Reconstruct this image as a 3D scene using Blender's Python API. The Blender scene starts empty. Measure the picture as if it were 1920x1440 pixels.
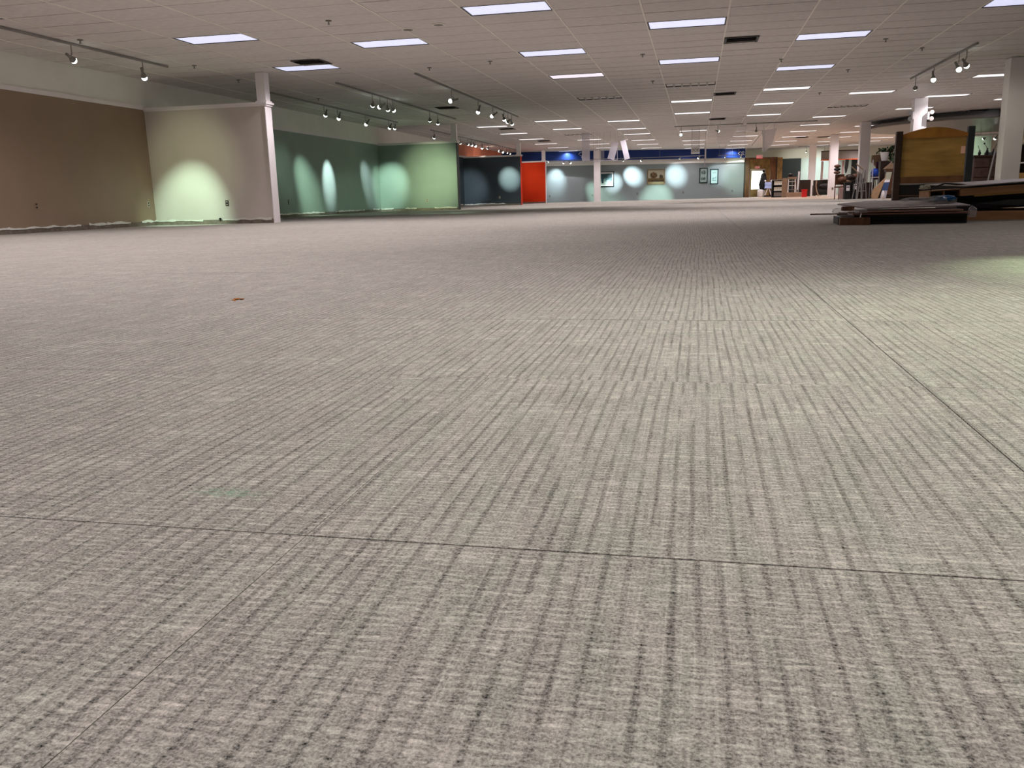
import bpy, bmesh, math, random
from mathutils import Vector, Matrix, Euler
random.seed(7)
PI = math.pi
sc = bpy.context.scene
col = bpy.context.collection

# ------------------------------------------------------------------ camera
CH, H = 0.4184, 3.0684                       # lens height and ceiling height, metres
FPX, PITCH, YAW, ROLL = 1585.3, 0.21781, -0.21566, -0.02567
def _rot():
    c, s = math.cos, math.sin
    Rz = Matrix(((c(YAW), -s(YAW), 0), (s(YAW), c(YAW), 0), (0, 0, 1)))
    W = Matrix(((1, 0, 0), (0, 0, -1), (0, 1, 0)))
    Rx = Matrix(((1, 0, 0), (0, c(PITCH), -s(PITCH)), (0, s(PITCH), c(PITCH))))
    Rr = Matrix(((c(ROLL), -s(ROLL), 0), (s(ROLL), c(ROLL), 0), (0, 0, 1)))
    return Rr @ Rx @ W @ Rz
MR = _rot()
cam_d = bpy.data.cameras.new('camera'); cam = bpy.data.objects.new('camera', cam_d); col.objects.link(cam)
cam_d.sensor_width = 36; cam_d.lens = FPX / 1920 * 36; cam_d.clip_end = 300; cam_d.clip_start = 0.02
right, up, back = MR[0].xyz, -MR[1].xyz, -MR[2].xyz
cam.matrix_world = Matrix(((right.x, up.x, back.x, 0), (right.y, up.y, back.y, 0), (right.z, up.z, back.z, CH), (0, 0, 0, 1)))
sc.camera = cam
def at(x, y, Y):
    """a point of the room at depth Y (metres) seen at photo position x, y"""
    d = MR.transposed() @ Vector((x - 960, y - 720, FPX))
    p = d * (Y / d.y); p.z += CH
    return p

# ------------------------------------------------------------------ world, exposure
w = bpy.data.worlds.new('world'); sc.world = w; w.use_nodes = True
w.node_tree.nodes['Background'].inputs[0].default_value = (0.8, 0.85, 0.9, 1)
w.node_tree.nodes['Background'].inputs[1].default_value = 0.15
sc.view_settings.view_transform = 'Standard'; sc.view_settings.look = 'None'
sc.view_settings.exposure = 0.0; sc.view_settings.gamma = 1.0; sc.view_settings.use_curve_mapping = False
sc.cycles.use_denoising = True
sc.cycles.max_bounces = 6; sc.cycles.diffuse_bounces = 4; sc.cycles.glossy_bounces = 2
sc.cycles.transparent_max_bounces = 12; sc.cycles.sample_clamp_indirect = 4
TROFFER_W = 215.0; TROFFER_C = (1.0, 0.905, 0.955)
SPOT_K = 3.0; SPOT_C = (0.80, 1.0, 0.84)

# ------------------------------------------------------------------ materials
MATS = {}
def srgb(r, g, b):
    f = lambda c: (c / 255 / 12.92) if c / 255 <= 0.04045 else ((c / 255 + 0.055) / 1.055) ** 2.4
    return (f(r), f(g), f(b), 1)
def mat(name, c, rough=0.7, var=0.08, scale=6.0, metal=0.0, spec=0.3, bump=0.0, stretch=(1, 1, 1), emit=None, alpha=1.0, trans=0.0):
    """a procedural material: base colour broken up by noise, optional bump"""
    if name in MATS: return MATS[name]
    m = bpy.data.materials.new(name); m.use_nodes = True; nt = m.node_tree; b = nt.nodes['Principled BSDF']
    b.inputs['Roughness'].default_value = rough; b.inputs['Metallic'].default_value = metal
    b.inputs['Specular IOR Level'].default_value = spec
    tc = nt.nodes.new('ShaderNodeTexCoord'); mp = nt.nodes.new('ShaderNodeMapping'); mp.inputs['Scale'].default_value = stretch
    nz = nt.nodes.new('ShaderNodeTexNoise'); nz.inputs['Scale'].default_value = scale; nz.inputs['Detail'].default_value = 3
    nt.links.new(tc.outputs['Object'], mp.inputs[0]); nt.links.new(mp.outputs[0], nz.inputs['Vector'])
    rp = nt.nodes.new('ShaderNodeValToRGB')
    rp.color_ramp.elements[0].position = 0.3; rp.color_ramp.elements[1].position = 0.7
    rp.color_ramp.elements[0].color = tuple(x * (1 - var) for x in c[:3]) + (1,)
    rp.color_ramp.elements[1].color = tuple(min(1, x * (1 + var)) for x in c[:3]) + (1,)
    nt.links.new(nz.outputs['Fac'], rp.inputs[0]); nt.links.new(rp.outputs[0], b.inputs['Base Color'])
    if bump:
        bp = nt.nodes.new('ShaderNodeBump'); bp.inputs['Strength'].default_value = bump; bp.inputs['Distance'].default_value = 0.01
        nt.links.new(nz.outputs['Fac'], bp.inputs['Height']); nt.links.new(bp.outputs[0], b.inputs['Normal'])
    if emit:
        b.inputs['Emission Color'].default_value = emit[0]; b.inputs['Emission Strength'].default_value = emit[1]
    if alpha < 1: b.inputs['Alpha'].default_value = alpha
    if trans: b.inputs['Transmission Weight'].default_value = trans
    MATS[name] = m
    return m
def lin(r, g, b): return (r, g, b, 1)

def carpet_material():
    m = bpy.data.materials.new('woven_carpet'); m.use_nodes = True; nt = m.node_tree; N = nt.nodes; L = nt.links
    b = N['Principled BSDF']; b.inputs['Roughness'].default_value = 0.95; b.inputs['Specular IOR Level'].default_value = 0.12
    geo = N.new('ShaderNodeNewGeometry')
    def vm(op, a, bb=None):
        n = N.new('ShaderNodeVectorMath'); n.operation = op
        for i, v in enumerate((a, bb)):
            if v is None: continue
            if isinstance(v, tuple): n.inputs[i].default_value = v
            else: L.new(v, n.inputs[i])
        return n.outputs[0]
    def mm(op, a, bb=None, cc=None, clamp=False):
        n = N.new('ShaderNodeMath'); n.operation = op; n.use_clamp = clamp
        for i, v in enumerate((a, bb, cc)):
            if v is None: continue
            if isinstance(v, (int, float)): n.inputs[i].default_value = v
            else: L.new(v, n.inputs[i])
        return n.outputs[0]
    P = geo.outputs['Position']
    cell = vm('FLOOR', vm('MULTIPLY', vm('ADD', P, (-0.485, -0.94, 0)), (1 / 0.9667, 1 / 0.9667, 0)))
    wn = N.new('ShaderNodeTexWhiteNoise'); wn.noise_dimensions = '3D'; L.new(cell, wn.inputs['Vector'])
    off = vm('MULTIPLY', wn.outputs['Color'], (7.3, 9.1, 0))
    Q = vm('MULTIPLY', vm('ADD', P, off), (1, 1, 0))
    def noise(sx, sy, detail=2, rough=0.5):
        n = N.new('ShaderNodeTexNoise'); n.noise_dimensions = '2D'; n.inputs['Scale'].default_value = 1
        n.inputs['Detail'].default_value = detail; n.inputs['Roughness'].default_value = rough
        L.new(vm('MULTIPLY', Q, (sx, sy, 1)), n.inputs['Vector']); return n.outputs['Fac']
    def step(v, a, bb):
        n = N.new('ShaderNodeMapRange'); n.interpolation_type = 'SMOOTHSTEP'
        n.inputs['From Min'].default_value = a; n.inputs['From Max'].default_value = bb; L.new(v, n.inputs['Value']); return n.outputs[0]
    sx = N.new('ShaderNodeSeparateXYZ'); L.new(Q, sx.inputs[0])
    # warp threads running down the room: a dark stripe about every 3 cm, broken along its length
    wob = mm('MULTIPLY', mm('SUBTRACT', noise(2, 0.6), 0.5), 0.03)
    tri = mm('PINGPONG', mm('ADD', sx.outputs[0], wob), 0.0125)
    weave = mm('PINGPONG', mm('ADD', sx.outputs[1], mm('MULTIPLY', mm('SUBTRACT', noise(40, 12, 1), 0.5), 0.008)), 0.0062)
    weft = mm('SUBTRACT', 1.0, step(weave, 0.0014, 0.0036))
    stripe = mm('MULTIPLY', mm('SUBTRACT', 1.0, step(tri, 0.0012, 0.0058)), step(noise(38, 3.0), 0.28, 0.52))
    stripe = mm('MULTIPLY', stripe, mm('SUBTRACT', 1.0, mm('MULTIPLY', weft, 0.35)))
    fine = mm('MULTIPLY', step(noise(130, 4.0), 0.50, 0.62), mm('SUBTRACT', 1.0, mm('MULTIPLY', weft, 0.5)))
    thin = step(noise(240, 2.4), 0.62, 0.69)
    cut = mm('SUBTRACT', 1.0, mm('MULTIPLY', stripe, 0.95))
    dash = mm('MULTIPLY', mm('MULTIPLY', weft, step(noise(40, 60, 1), 0.44, 0.55)), cut)
    dash2 = mm('MULTIPLY', mm('MULTIPLY', step(noise(3, 34, 1), 0.60, 0.66), step(noise(45, 9, 1), 0.38, 0.50)), cut)
    darkd = step(noise(46, 190, 1), 0.54, 0.64)
    fib = mm('SUBTRACT', noise(340, 340, 2, 0.75), 0.5)
    fib2 = mm('SUBTRACT', noise(180, 300, 1), 0.5)
    blot = mm('SUBTRACT', noise(10, 6, 2), 0.5)
    v = mm('ADD', 0.98, mm('MULTIPLY', stripe, -0.30))
    for t, k in ((fine, -0.15), (thin, 0.15), (dash, 0.34), (dash2, 0.22), (darkd, -0.17), (fib, 1.7), (fib2, 0.8), (blot, 0.20)):
        v = mm('ADD', v, mm('MULTIPLY', t, k))
    v = mm('ADD', v, mm('MULTIPLY', mm('SUBTRACT', wn.outputs['Value'], 0.5), 0.035))
    # heathered yarn: drifting between a rosy and a sage grey
    tint = N.new('ShaderNodeMix'); tint.data_type = 'RGBA'
    L.new(step(noise(16, 4.5, 3), 0.35, 0.65), tint.inputs['Factor'])
    tint.inputs['A'].default_value = lin(0.372, 0.346, 0.306); tint.inputs['B'].default_value = lin(0.356, 0.348, 0.300)
    mul = N.new('ShaderNodeMix'); mul.data_type = 'RGBA'; mul.blend_type = 'MULTIPLY'; mul.inputs['Factor'].default_value = 1
    L.new(tint.outputs['Result'], mul.inputs['A'])
    cb = N.new('ShaderNodeCombineColor'); [L.new(v, cb.inputs[i]) for i in range(3)]; L.new(cb.outputs[0], mul.inputs['B'])
    # a rubbed green chalk mark on the carpet
    dv = vm('MULTIPLY', vm('SUBTRACT', P, (-0.672, 1.075, 0)), (14, 42, 0))
    ln = N.new('ShaderNodeVectorMath'); ln.operation = 'LENGTH'; L.new(dv, ln.inputs[0])
    gm = mm('MULTIPLY', mm('SUBTRACT', 1.0, step(ln.outputs['Value'], 0.35, 1.0)), mm('MULTIPLY', step(noise(60, 160), 0.4, 0.6), 0.6))
    gx = N.new('ShaderNodeMix'); gx.data_type = 'RGBA'; L.new(gm, gx.inputs['Factor']); L.new(mul.outputs['Result'], gx.inputs['A'])
    gx.inputs['B'].default_value = lin(0.22, 0.38, 0.25)
    L.new(gx.outputs['Result'], b.inputs['Base Color'])
    bp = N.new('ShaderNodeBump'); bp.inputs['Strength'].default_value = 0.35; bp.inputs['Distance'].default_value = 0.0015
    L.new(v, bp.inputs['Height']); L.new(bp.outputs[0], b.inputs['Normal'])
    return m

M_CARPET = carpet_material()
M_SUB = mat('joint_dark', lin(0.06, 0.052, 0.047), 0.95)
M_TILE = mat('ceiling_tile', lin(0.68, 0.635, 0.61), 0.75, 0.07, 9, bump=0.25, spec=0.25)
M_GRID = mat('ceiling_grid', lin(0.88, 0.82, 0.74), 0.35, 0.05, 5, spec=0.5)  # colour brightened to carry the lamps' glossy reflections along the bars
M_SLAB = mat('plenum_dark', lin(0.05, 0.045, 0.04), 0.9)
M_WHITE = mat('white_paint', lin(0.80, 0.79, 0.73), 0.55, 0.03, 2)
M_TRIM = mat('white_trim', lin(0.82, 0.78, 0.77), 0.45, 0.03, 2)
M_TAN = mat('tan_paint', lin(0.285, 0.205, 0.14), 0.5, 0.05, 1.5, spec=0.35)
M_PALE = mat('pale_grey_paint', lin(0.60, 0.545, 0.49), 0.5, 0.03, 1.5, spec=0.35)
M_GREEN = mat('sage_green_paint', lin(0.27, 0.335, 0.29), 0.5, 0.05, 1.5, spec=0.35)
M_NAVY = mat('dark_slate_paint', lin(0.040, 0.056, 0.068), 0.45, 0.06, 1.5, spec=0.4)
M_RED = mat('orange_red_paint', lin(0.66, 0.045, 0.010), 0.7, 0.06, 1.5, spec=0.1)
M_BLUEGREY = mat('blue_grey_paint', lin(0.225, 0.265, 0.27), 0.5, 0.04, 1, spec=0.35)
M_BLUE = mat('royal_blue_paint', lin(0.006, 0.028, 0.15), 0.45, 0.06, 2)
M_SALMON = mat('salmon_paint', lin(0.60, 0.21, 0.12), 0.6, 0.05, 1)
M_CREAM = mat('cream_paint', lin(0.66, 0.62, 0.52), 0.6, 0.04, 1)
M_CHAR = mat('charcoal_paint', lin(0.022, 0.026, 0.026), 0.6, 0.08, 1)
M_STRIP = mat('bare_wall_base', lin(0.20, 0.165, 0.13), 0.85, 0.25, 12)
M_TORN = mat('torn_plaster', lin(0.75, 0.74, 0.68), 0.9, 0.1, 20)
M_RAIL = mat('track_rail_grey', lin(0.27, 0.26, 0.24), 0.5, 0.05, 8)
M_HEAD = mat('lamp_head_grey', lin(0.20, 0.19, 0.17), 0.45, 0.05, 8)
M_BULB = mat('bulb_glow', lin(0.9, 1, 0.95), 0.4, 0, emit=(srgb(240, 255, 246), 9.0))
M_LENS = mat('diffuser_glow', lin(0.8, 0.8, 0.85), 0.4, 0, emit=((0.58, 0.61, 0.82, 1), 1.0))
M_LENSW = mat('diffuser_glow_warm', lin(0.8, 0.8, 0.85), 0.4, 0, emit=((0.80, 0.72, 0.82, 1), 1.0))
M_LENSF = mat('diffuser_glow_far', lin(0.8, 0.8, 0.85), 0.4, 0, emit=((0.95, 0.90, 0.90, 1), 1.0))
M_LENSOFF = mat('diffuser_unlit', lin(0.72, 0.68, 0.63), 0.3, 0.04, 5)
M_FRAME = mat('light_frame', lin(0.07, 0.06, 0.06), 0.5, 0.05)
M_BLACK = mat('black_plastic', lin(0.012, 0.011, 0.011), 0.5, 0.1)
M_DARKWOOD = mat('dark_wood', lin(0.030, 0.016, 0.010), 0.4, 0.35, 5, stretch=(1, 1, 6))
M_BROWN = mat('brown_wood', lin(0.105, 0.045, 0.022), 0.45, 0.35, 5, stretch=(6, 1, 1))
M_RAWWOOD = mat('raw_plywood', lin(0.30, 0.17, 0.045), 0.65, 0.28, 2.6, stretch=(0.5, 1, 2.6))
M_PINE = mat('crate_pine', lin(0.36, 0.19, 0.085), 0.7, 0.25, 6, stretch=(0.4, 4, 4))
M_CARD = mat('cardboard', lin(0.30, 0.20, 0.13), 0.85, 0.15, 5)
M_GREYB = mat('grey_board', lin(0.25, 0.22, 0.20), 0.5, 0.12, 3)
M_PORTAL = mat('stained_timber', lin(0.16, 0.062, 0.022), 0.45, 0.5, 4, stretch=(2, 2, 0.5))
M_DOORWOOD = mat('golden_timber', lin(0.42, 0.25, 0.09), 0.5, 0.3, 4)
M_STEEL = mat('grey_steel', lin(0.30, 0.29, 0.28), 0.35, 0.08, metal=0.6)
M_CHROME = mat('pale_metal', lin(0.6, 0.6, 0.62), 0.3, 0.05, metal=0.5)
M_GLASSLIT = mat('daylit_glass', lin(0.9, 1, 0.95), 0.2, 0, emit=((0.93, 1.0, 0.93, 1), 2.6))
M_PAPER = mat('white_paper', lin(0.8, 0.78, 0.78), 0.7, 0.03)
M_LEAF = mat('leaf_green', lin(0.020, 0.055, 0.022), 0.4, 0.4, 8)
M_LEAF2 = mat('leaf_light_green', lin(0.10, 0.22, 0.10), 0.4, 0.3, 8)
M_ACRYL = mat('clear_acrylic', lin(0.72, 0.68, 0.70), 0.2, 0.03, alpha=0.16)
M_ACRYL2 = mat('acrylic_frosted', lin(0.74, 0.70, 0.76), 0.35, 0.05, 14, alpha=0.42)
M_WRAP = mat('plastic_wrap', lin(0.5, 0.5, 0.5), 0.22, 0.15, 12, alpha=0.26, spec=0.6, bump=0.6)
M_BLUEWRAP = mat('blue_film', lin(0.03, 0.13, 0.30), 0.3, 0.3, 8)
M_FABTAN = mat('tan_canvas', lin(0.42, 0.27, 0.15), 0.85, 0.12, 8)
M_PURPLE = mat('plum_cloth', lin(0.06, 0.018, 0.035), 0.8, 0.2)
M_RBLUE = mat('bright_blue', lin(0.01, 0.05, 0.32), 0.4, 0.2)
M_REDP = mat('red_plastic', lin(0.62, 0.02, 0.02), 0.4, 0.06)
M_OUT = mat('outlet_beige', lin(0.50, 0.44, 0.36), 0.45, 0.03)
M_ORANGE = mat('orange_red_band', lin(0.75, 0.12, 0.03), 0.5, 0.05)
M_WOODFLOOR = mat('laminate_oak', lin(0.44, 0.33, 0.23), 0.4, 0.15, 3, stretch=(6, 0.6, 1))

# ------------------------------------------------------------------ mesh helpers
class MB:
    def __init__(s): s.bm = bmesh.new()
    def box(s, size, loc=(0, 0, 0), rot=(0, 0, 0)):
        r = bmesh.ops.create_cube(s.bm, size=1)
        T = Matrix.Translation(loc) @ Euler(rot).to_matrix().to_4x4() @ Matrix.Diagonal((*size, 1))
        bmesh.ops.transform(s.bm, matrix=T, verts=r['verts']); return s
    def b2(s, x0, x1, y0, y1, z0, z1): return s.box((x1 - x0, y1 - y0, z1 - z0), ((x0 + x1) / 2, (y0 + y1) / 2, (z0 + z1) / 2))
    def cyl(s, r, p0, p1, r2=None, seg=10):
        p0, p1 = Vector(p0), Vector(p1); d = p1 - p0
        q = bmesh.ops.create_cone(s.bm, cap_ends=True, segments=seg, radius1=r, radius2=r if r2 is None else r2, depth=d.length)
        T = Matrix.Translation((p0 + p1) / 2) @ d.to_track_quat('Z', 'Y').to_matrix().to_4x4()
        bmesh.ops.transform(s.bm, matrix=T, verts=q['verts']); return s
    def ball(s, r, loc, sc_=(1, 1, 1), sub=2):
        q = bmesh.ops.create_icosphere(s.bm, subdivisions=sub, radius=r)
        bmesh.ops.transform(s.bm, matrix=Matrix.Translation(loc) @ Matrix.Diagonal((*sc_, 1)), verts=q['verts']); return s
    def tube(s, pts, r, seg=8):
        for a, b in zip(pts[:-1], pts[1:]): s.cyl(r, a, b, seg=seg)
        for p in pts[1:-1]: s.ball(r, p, sub=1)
        return s
    def prism(s, pts, d):
        """extrude the closed outline pts by the vector d"""
        vs = [s.bm.verts.new(p) for p in pts]; ws = [s.bm.verts.new(Vector(p) + Vector(d)) for p in pts]; n = len(pts)
        s.bm.faces.new(vs); s.bm.faces.new(ws[::-1])
        for i in range(n): s.bm.faces.new((vs[i], ws[i], ws[(i + 1) % n], vs[(i + 1) % n]))
        return s
    def lathe(s, prof, loc, seg=16):
        rings = []
        for r, z in prof:
            rings.append([s.bm.verts.new((loc[0] + r * math.cos(2 * PI * k / seg), loc[1] + r * math.sin(2 * PI * k / seg), loc[2] + z)) for k in range(seg)])
        for a, b in zip(rings[:-1], rings[1:]):
            for k in range(seg): s.bm.faces.new((a[k], a[(k + 1) % seg], b[(k + 1) % seg], b[k]))
        s.bm.faces.new(rings[0][::-1]); s.bm.faces.new(rings[-1]); return s
    def bump(s, amt, seed=0):
        rnd = random.Random(seed)
        for v in s.bm.verts: v.co += Vector([rnd.uniform(-amt, amt) for _ in range(3)])
        return s
    def subdiv(s, n):
        bmesh.ops.subdivide_edges(s.bm, edges=s.bm.edges[:], cuts=n, use_grid_fill=True); return s
    def mesh(s, name, m, smooth=False, bevel=0):
        bmesh.ops.recalc_face_normals(s.bm, faces=s.bm.faces[:])
        if bevel: bmesh.ops.bevel(s.bm, geom=s.bm.edges[:], offset=bevel, segments=1, affect='EDGES', clamp_overlap=True)
        me = bpy.data.meshes.new(name); s.bm.to_mesh(me); s.bm.free(); me.materials.append(m)
        if smooth: [setattr(p, 'use_smooth', True) for p in me.polygons]
        return me
    def build(s, name, m, parent=None, smooth=False, bevel=0, loc=None):
        o = bpy.data.objects.new(name, s.mesh(name, m, smooth, bevel)); col.objects.link(o)
        if parent: o.parent = parent
        if loc: o.location = loc
        return o
def tag(o, label=None, cat=None, group=None, kind=None):
    if label: o['label'] = label
    if cat: o['category'] = cat
    if group: o['group'] = group
    if kind: o['kind'] = kind
    return o
def empty(name, loc=(0, 0, 0), rz=0, label=None, cat=None, group=None, kind=None):
    o = bpy.data.objects.new(name, None); col.objects.link(o); o.location = loc; o.rotation_euler = (0, 0, rz)
    o.empty_display_size = 0.1
    return tag(o, label, cat, group, kind)
def inst(name, me, parent=None, loc=(0, 0, 0), rot=(0, 0, 0), scale=None):
    o = bpy.data.objects.new(name, me); col.objects.link(o); o.parent = parent; o.location = loc; o.rotation_euler = rot
    if scale: o.scale = scale
    return o
def struct(o, label=None): o['kind'] = 'structure'; return tag(o, label)
def spot(name, loc, target, watts, size_deg, blend, color, radius=0.03, parent=None):
    l = bpy.data.lights.new(name, 'SPOT'); l.energy = watts; l.spot_size = math.radians(size_deg); l.spot_blend = blend
    l.color = color; l.shadow_soft_size = radius
    o = bpy.data.objects.new(name, l); col.objects.link(o)
    d = Vector(target) - Vector(loc)
    o.location = loc; o.rotation_euler = d.to_track_quat('-Z', 'Y').to_euler()
    if parent:
        o.parent = parent; o.matrix_parent_inverse = Matrix.Translation(parent.location).inverted()
    return o

XL, XR, YB, YF = -11.7, 17.5, -7.0, 62.0       # room extents

# ------------------------------------------------------------------ floor
floor = struct(MB().b2(XL - 0.2, XR + 0.2, YB - 0.2, YF + 0.2, -0.15, -0.005).build('floor', M_SUB), 'grey-brown woven carpet tile floor of the showroom')
T = 0.9667; OX, OY = 0.485, 0.94
def gapx(i): return {0: 0.0032}.get(i, 0.0010)
def gapy(j): return {0: 0.0028, 1: 0.0020, 2: 0.0016}.get(j, 0.0010)
cells = []
for i in range(math.floor((XL - OX) / T), math.ceil((XR - OX) / T)):
    for j in range(math.floor((YB - OY) / T), math.ceil((YF - OY) / T)):
        x0, x1 = OX + i * T, OX + (i + 1) * T; y0, y1 = OY + j * T, OY + (j + 1) * T
        a0, a1 = x0 + gapx(i) / 2, x1 - gapx(i + 1) / 2; b0, b1 = y0 + gapy(j) / 2, y1 - gapy(j + 1) / 2
        a0, a1, b0, b1 = max(a0, XL + 0.03), min(a1, XR), max(b0, YB), min(b1, YF)
        if a1 - a0 < 0.05 or b1 - b0 < 0.05: continue
        cx, cy = (a0 + a1) / 2, (b0 + b1) / 2
        seen = cy > -0.1 and -1.1 * cy - 1.0 < cx < 0.48 * cy + 1.2
        cells.append(((cx ** 2 + cy ** 2) if seen else 1e9, a0, a1, b0, b1))
cells.sort()
tile_me = MB().box((1, 1, 0.005), (0, 0, -0.0025)).mesh('carpet_tile', M_CARPET)
rest = MB()
rnd = random.Random(3)
for n, (d, a0, a1, b0, b1) in enumerate(cells):
    if n < 300 and d < 1e8:
        inst('carpet_tile', tile_me, floor, ((a0 + a1) / 2, (b0 + b1) / 2, rnd.uniform(-0.0006, 0.0)), (0, 0, 0), (a1 - a0, b1 - b0, 1))
    else:
        z = rnd.uniform(-0.0006, 0)
        rest.b2(a0, a1, b0, b1, -0.005 + z, z)
tag(rest.build('carpet_tile_field', M_CARPET, floor), kind='stuff')
# oak laminate aisle at the far right
MB().prism([(3.3, 43.5, 0.0), (6.9, 33.6, 0.0), (12.5, 33.6, 0), (12.5, 57.2, 0), (3.3, 57.2, 0)], (0, 0, 0.004)).build('laminate_aisle', M_WOODFLOOR, floor)['label'] = 'pale oak laminate aisle'

# ------------------------------------------------------------------ ceiling
TX, TY = 1.25975, 0.67547
CX0 = -0.2149 - TX / 2; CY0 = 0.16 * 4.0528 - TY / 2
ceil = struct(MB().b2(XL - 0.2, XR + 0.2, YB - 0.2, YF + 0.2, H + 0.13, H + 0.3).build('ceiling', M_SLAB), 'brown-grey suspended ceiling with lay-in tiles')
def slot(k, n): return (2 * k, round((n - 0.16) * 6))       # column k, row n in light pitches -> tile indices
def tile_c(i, j): return (CX0 + (i + 0.5) * TX, CY0 + (j + 0.5) * TY)
# rows of ceiling lights: (column, [(row, state)])   state: 1 cool lens, 2 far white, 0 unlit
ROWS = {
 -4: [(1.66, 1), (2.66, 1)],
 -3: [(1.16, 1), (2.16, 1), (3.33, 1), (4.16, 1)] + [(n + 0.16, 2) for n in range(8, 14)],
 -2: [(0.66, 1), (1.66, 1), (2.66, 1), (3.66, 1)] + [(7.83, 2), (8.83, 2), (9.66, 0), (10.66, 2), (11.66, 2), (12.66, 2)],
 -1: [(1.16, 1), (2.16, 1), (3.16, 1), (4.16, 1), (5.0, 3), (6.16, 0), (8.16, 2), (9.16, 2), (10.0, 2), (11.16, 2), (12.16, 2), (13.16, 2)],
  0: [(-0.34, 1), (0.66, 1), (3.66, 1), (4.66, 1), (5.66, 0), (6.66, 2), (7.66, 2), (9.83, 2), (11.66, 2), (12.66, 2), (13.66, 2)],
  1: [(4.16, 1), (5.16, 1), (6.16, 2), (7.16, 2), (8.16, 2), (10.16, 2), (11.16, 2), (12.16, 2), (13.16, 2), (14.16, 2)],
  2: [(1.66, 1), (3.66, 1), (6.66, 2), (7.66, 0), (8.66, 2), (9.66, 2), (10.66, 2), (11.66, 2), (12.66, 2), (13.66, 2)],
  3: [(6.0, 2), (7.16, 2), (8.16, 2), (10.16, 2), (11.16, 2), (12.16, 2), (13.16, 2), (14.16, 2)],
  4: [(7.66, 2), (11.66, 2), (12.66, 2), (13.5, 2), (14.5, 2)],  # second and last are added to brighten the back right area
  5: [(6.16, 2), (7.16, 2), (11.16, 2), (14.16, 2), (12.16, 2), (13.16, 2)],  # third and fourth are extra, added for light on the back wall
}
used = set(); lights = []
for k, rows in ROWS.items():
    for n, st in rows:
        i, j = slot(k, n); used.add((i, j)); lights.append((k, n, st, i, j))
MAXI = int((XR - CX0) / TX) + 1; MINI = -int((CX0 - XL) / TX) - 1
tl = []
for i in range(MINI, MAXI + 1):
    for j in range(int((YB - CY0) / TY), int((YF - CY0) / TY) + 1):
        if (i, j) in used: continue
        cx, cy = tile_c(i, j)
        a0, a1 = max(cx - TX / 2, XL), min(cx + TX / 2, XR)
        if a1 - a0 < 0.1: continue
        seen = cy > 10.5 and -0.98 * cy < cx < 0.33 * cy + 0.5
        tl.append(((cy * cy + cx * cx) if seen else 1e9, a0, a1, cy))
tl.sort()
ct_me = MB().box((1, TY - 0.022, 0.014), (0, 0, 0.013)).mesh('ceiling_tile', M_TILE)
rest = MB()
for n, (d, a0, a1, cy) in enumerate(tl):
    dz = rnd.uniform(-0.002, 0.003)
    if n < 300 and d < 1e8:
        inst('ceiling_tile', ct_me, ceil, ((a0 + a1) / 2, cy, H + dz), (0, 0, 0), (a1 - a0 - 0.022, 1, 1))
    else:
        rest.b2(a0 + 0.011, a1 - 0.011, cy - TY / 2 + 0.011, cy + TY / 2 - 0.011, H + 0.006 + dz, H + 0.02 + dz)
tag(rest.build('ceiling_tile_field', M_TILE, ceil), kind='stuff')
g, g2 = MB(), MB()
for i in range(MINI, MAXI + 2):
    x = CX0 + i * TX
    if XL < x < XR: g.b2(x - 0.012, x + 0.012, YB, YF, H - 0.001, H + 0.008)
for j in range(int((YB - CY0) / TY), int((YF - CY0) / TY) + 2):
    y = CY0 + j * TY
    if YB < y < YF: g2.b2(XL, XR, y - 0.010, y + 0.010, H + 0.002, H + 0.0075)
tag(g.build('ceiling_grid', M_GRID, ceil), kind='stuff'); tag(g2.build('cross_grid', M_TILE, ceil), kind='stuff')

# recessed light fittings
LX, LY = TX - 0.02, TY - 0.035
fr = MB()
for s in (-1, 1):
    fr.box((0.016, LY, 0.085), (s * (LX / 2 - 0.01), 0, 0.042)); fr.box((LX, 0.02, 0.085), (0, s * (LY / 2 - 0.01), 0.042))
frame_me = fr.mesh('light_frame', M_FRAME)
lens_me = {1: MB().box((LX - 0.05, LY - 0.05, 0.006), (0, 0, 0.012)).mesh('lens', M_LENS),
           2: MB().box((LX - 0.05, LY - 0.05, 0.006), (0, 0, 0.012)).mesh('lens', M_LENSF),
           3: MB().box((LX - 0.05, LY - 0.05, 0.006), (0, 0, 0.012)).mesh('lens', M_LENSW),
           0: MB().box((LX - 0.05, LY - 0.05, 0.006), (0, 0, 0.022)).mesh('lens', M_LENSOFF)}
blade_me = MB().box((0.05, LY - 0.05, 0.018), (0, 0, 0.009)).mesh('louvre_blade', mat('louvre_grey', lin(0.30, 0.27, 0.25), 0.4))
rowname = {-4: 'far left', -3: 'leftmost visible', -2: 'second-from-left', -1: 'third-from-left', 0: 'central', 1: 'first right-of-centre',
           2: 'second right-of-centre', 3: 'third right-of-centre', 4: 'fourth right-of-centre', 5: 'rightmost'}
ordn = ['nearest', 'second', 'third', 'fourth', 'fifth', 'sixth', 'seventh', 'eighth', 'ninth', 'tenth', 'eleventh', 'twelfth', 'thirteenth', 'fourteenth', 'fifteenth', 'sixteenth', 'seventeenth']
firstvis = 12.0
cnt = {}
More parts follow.
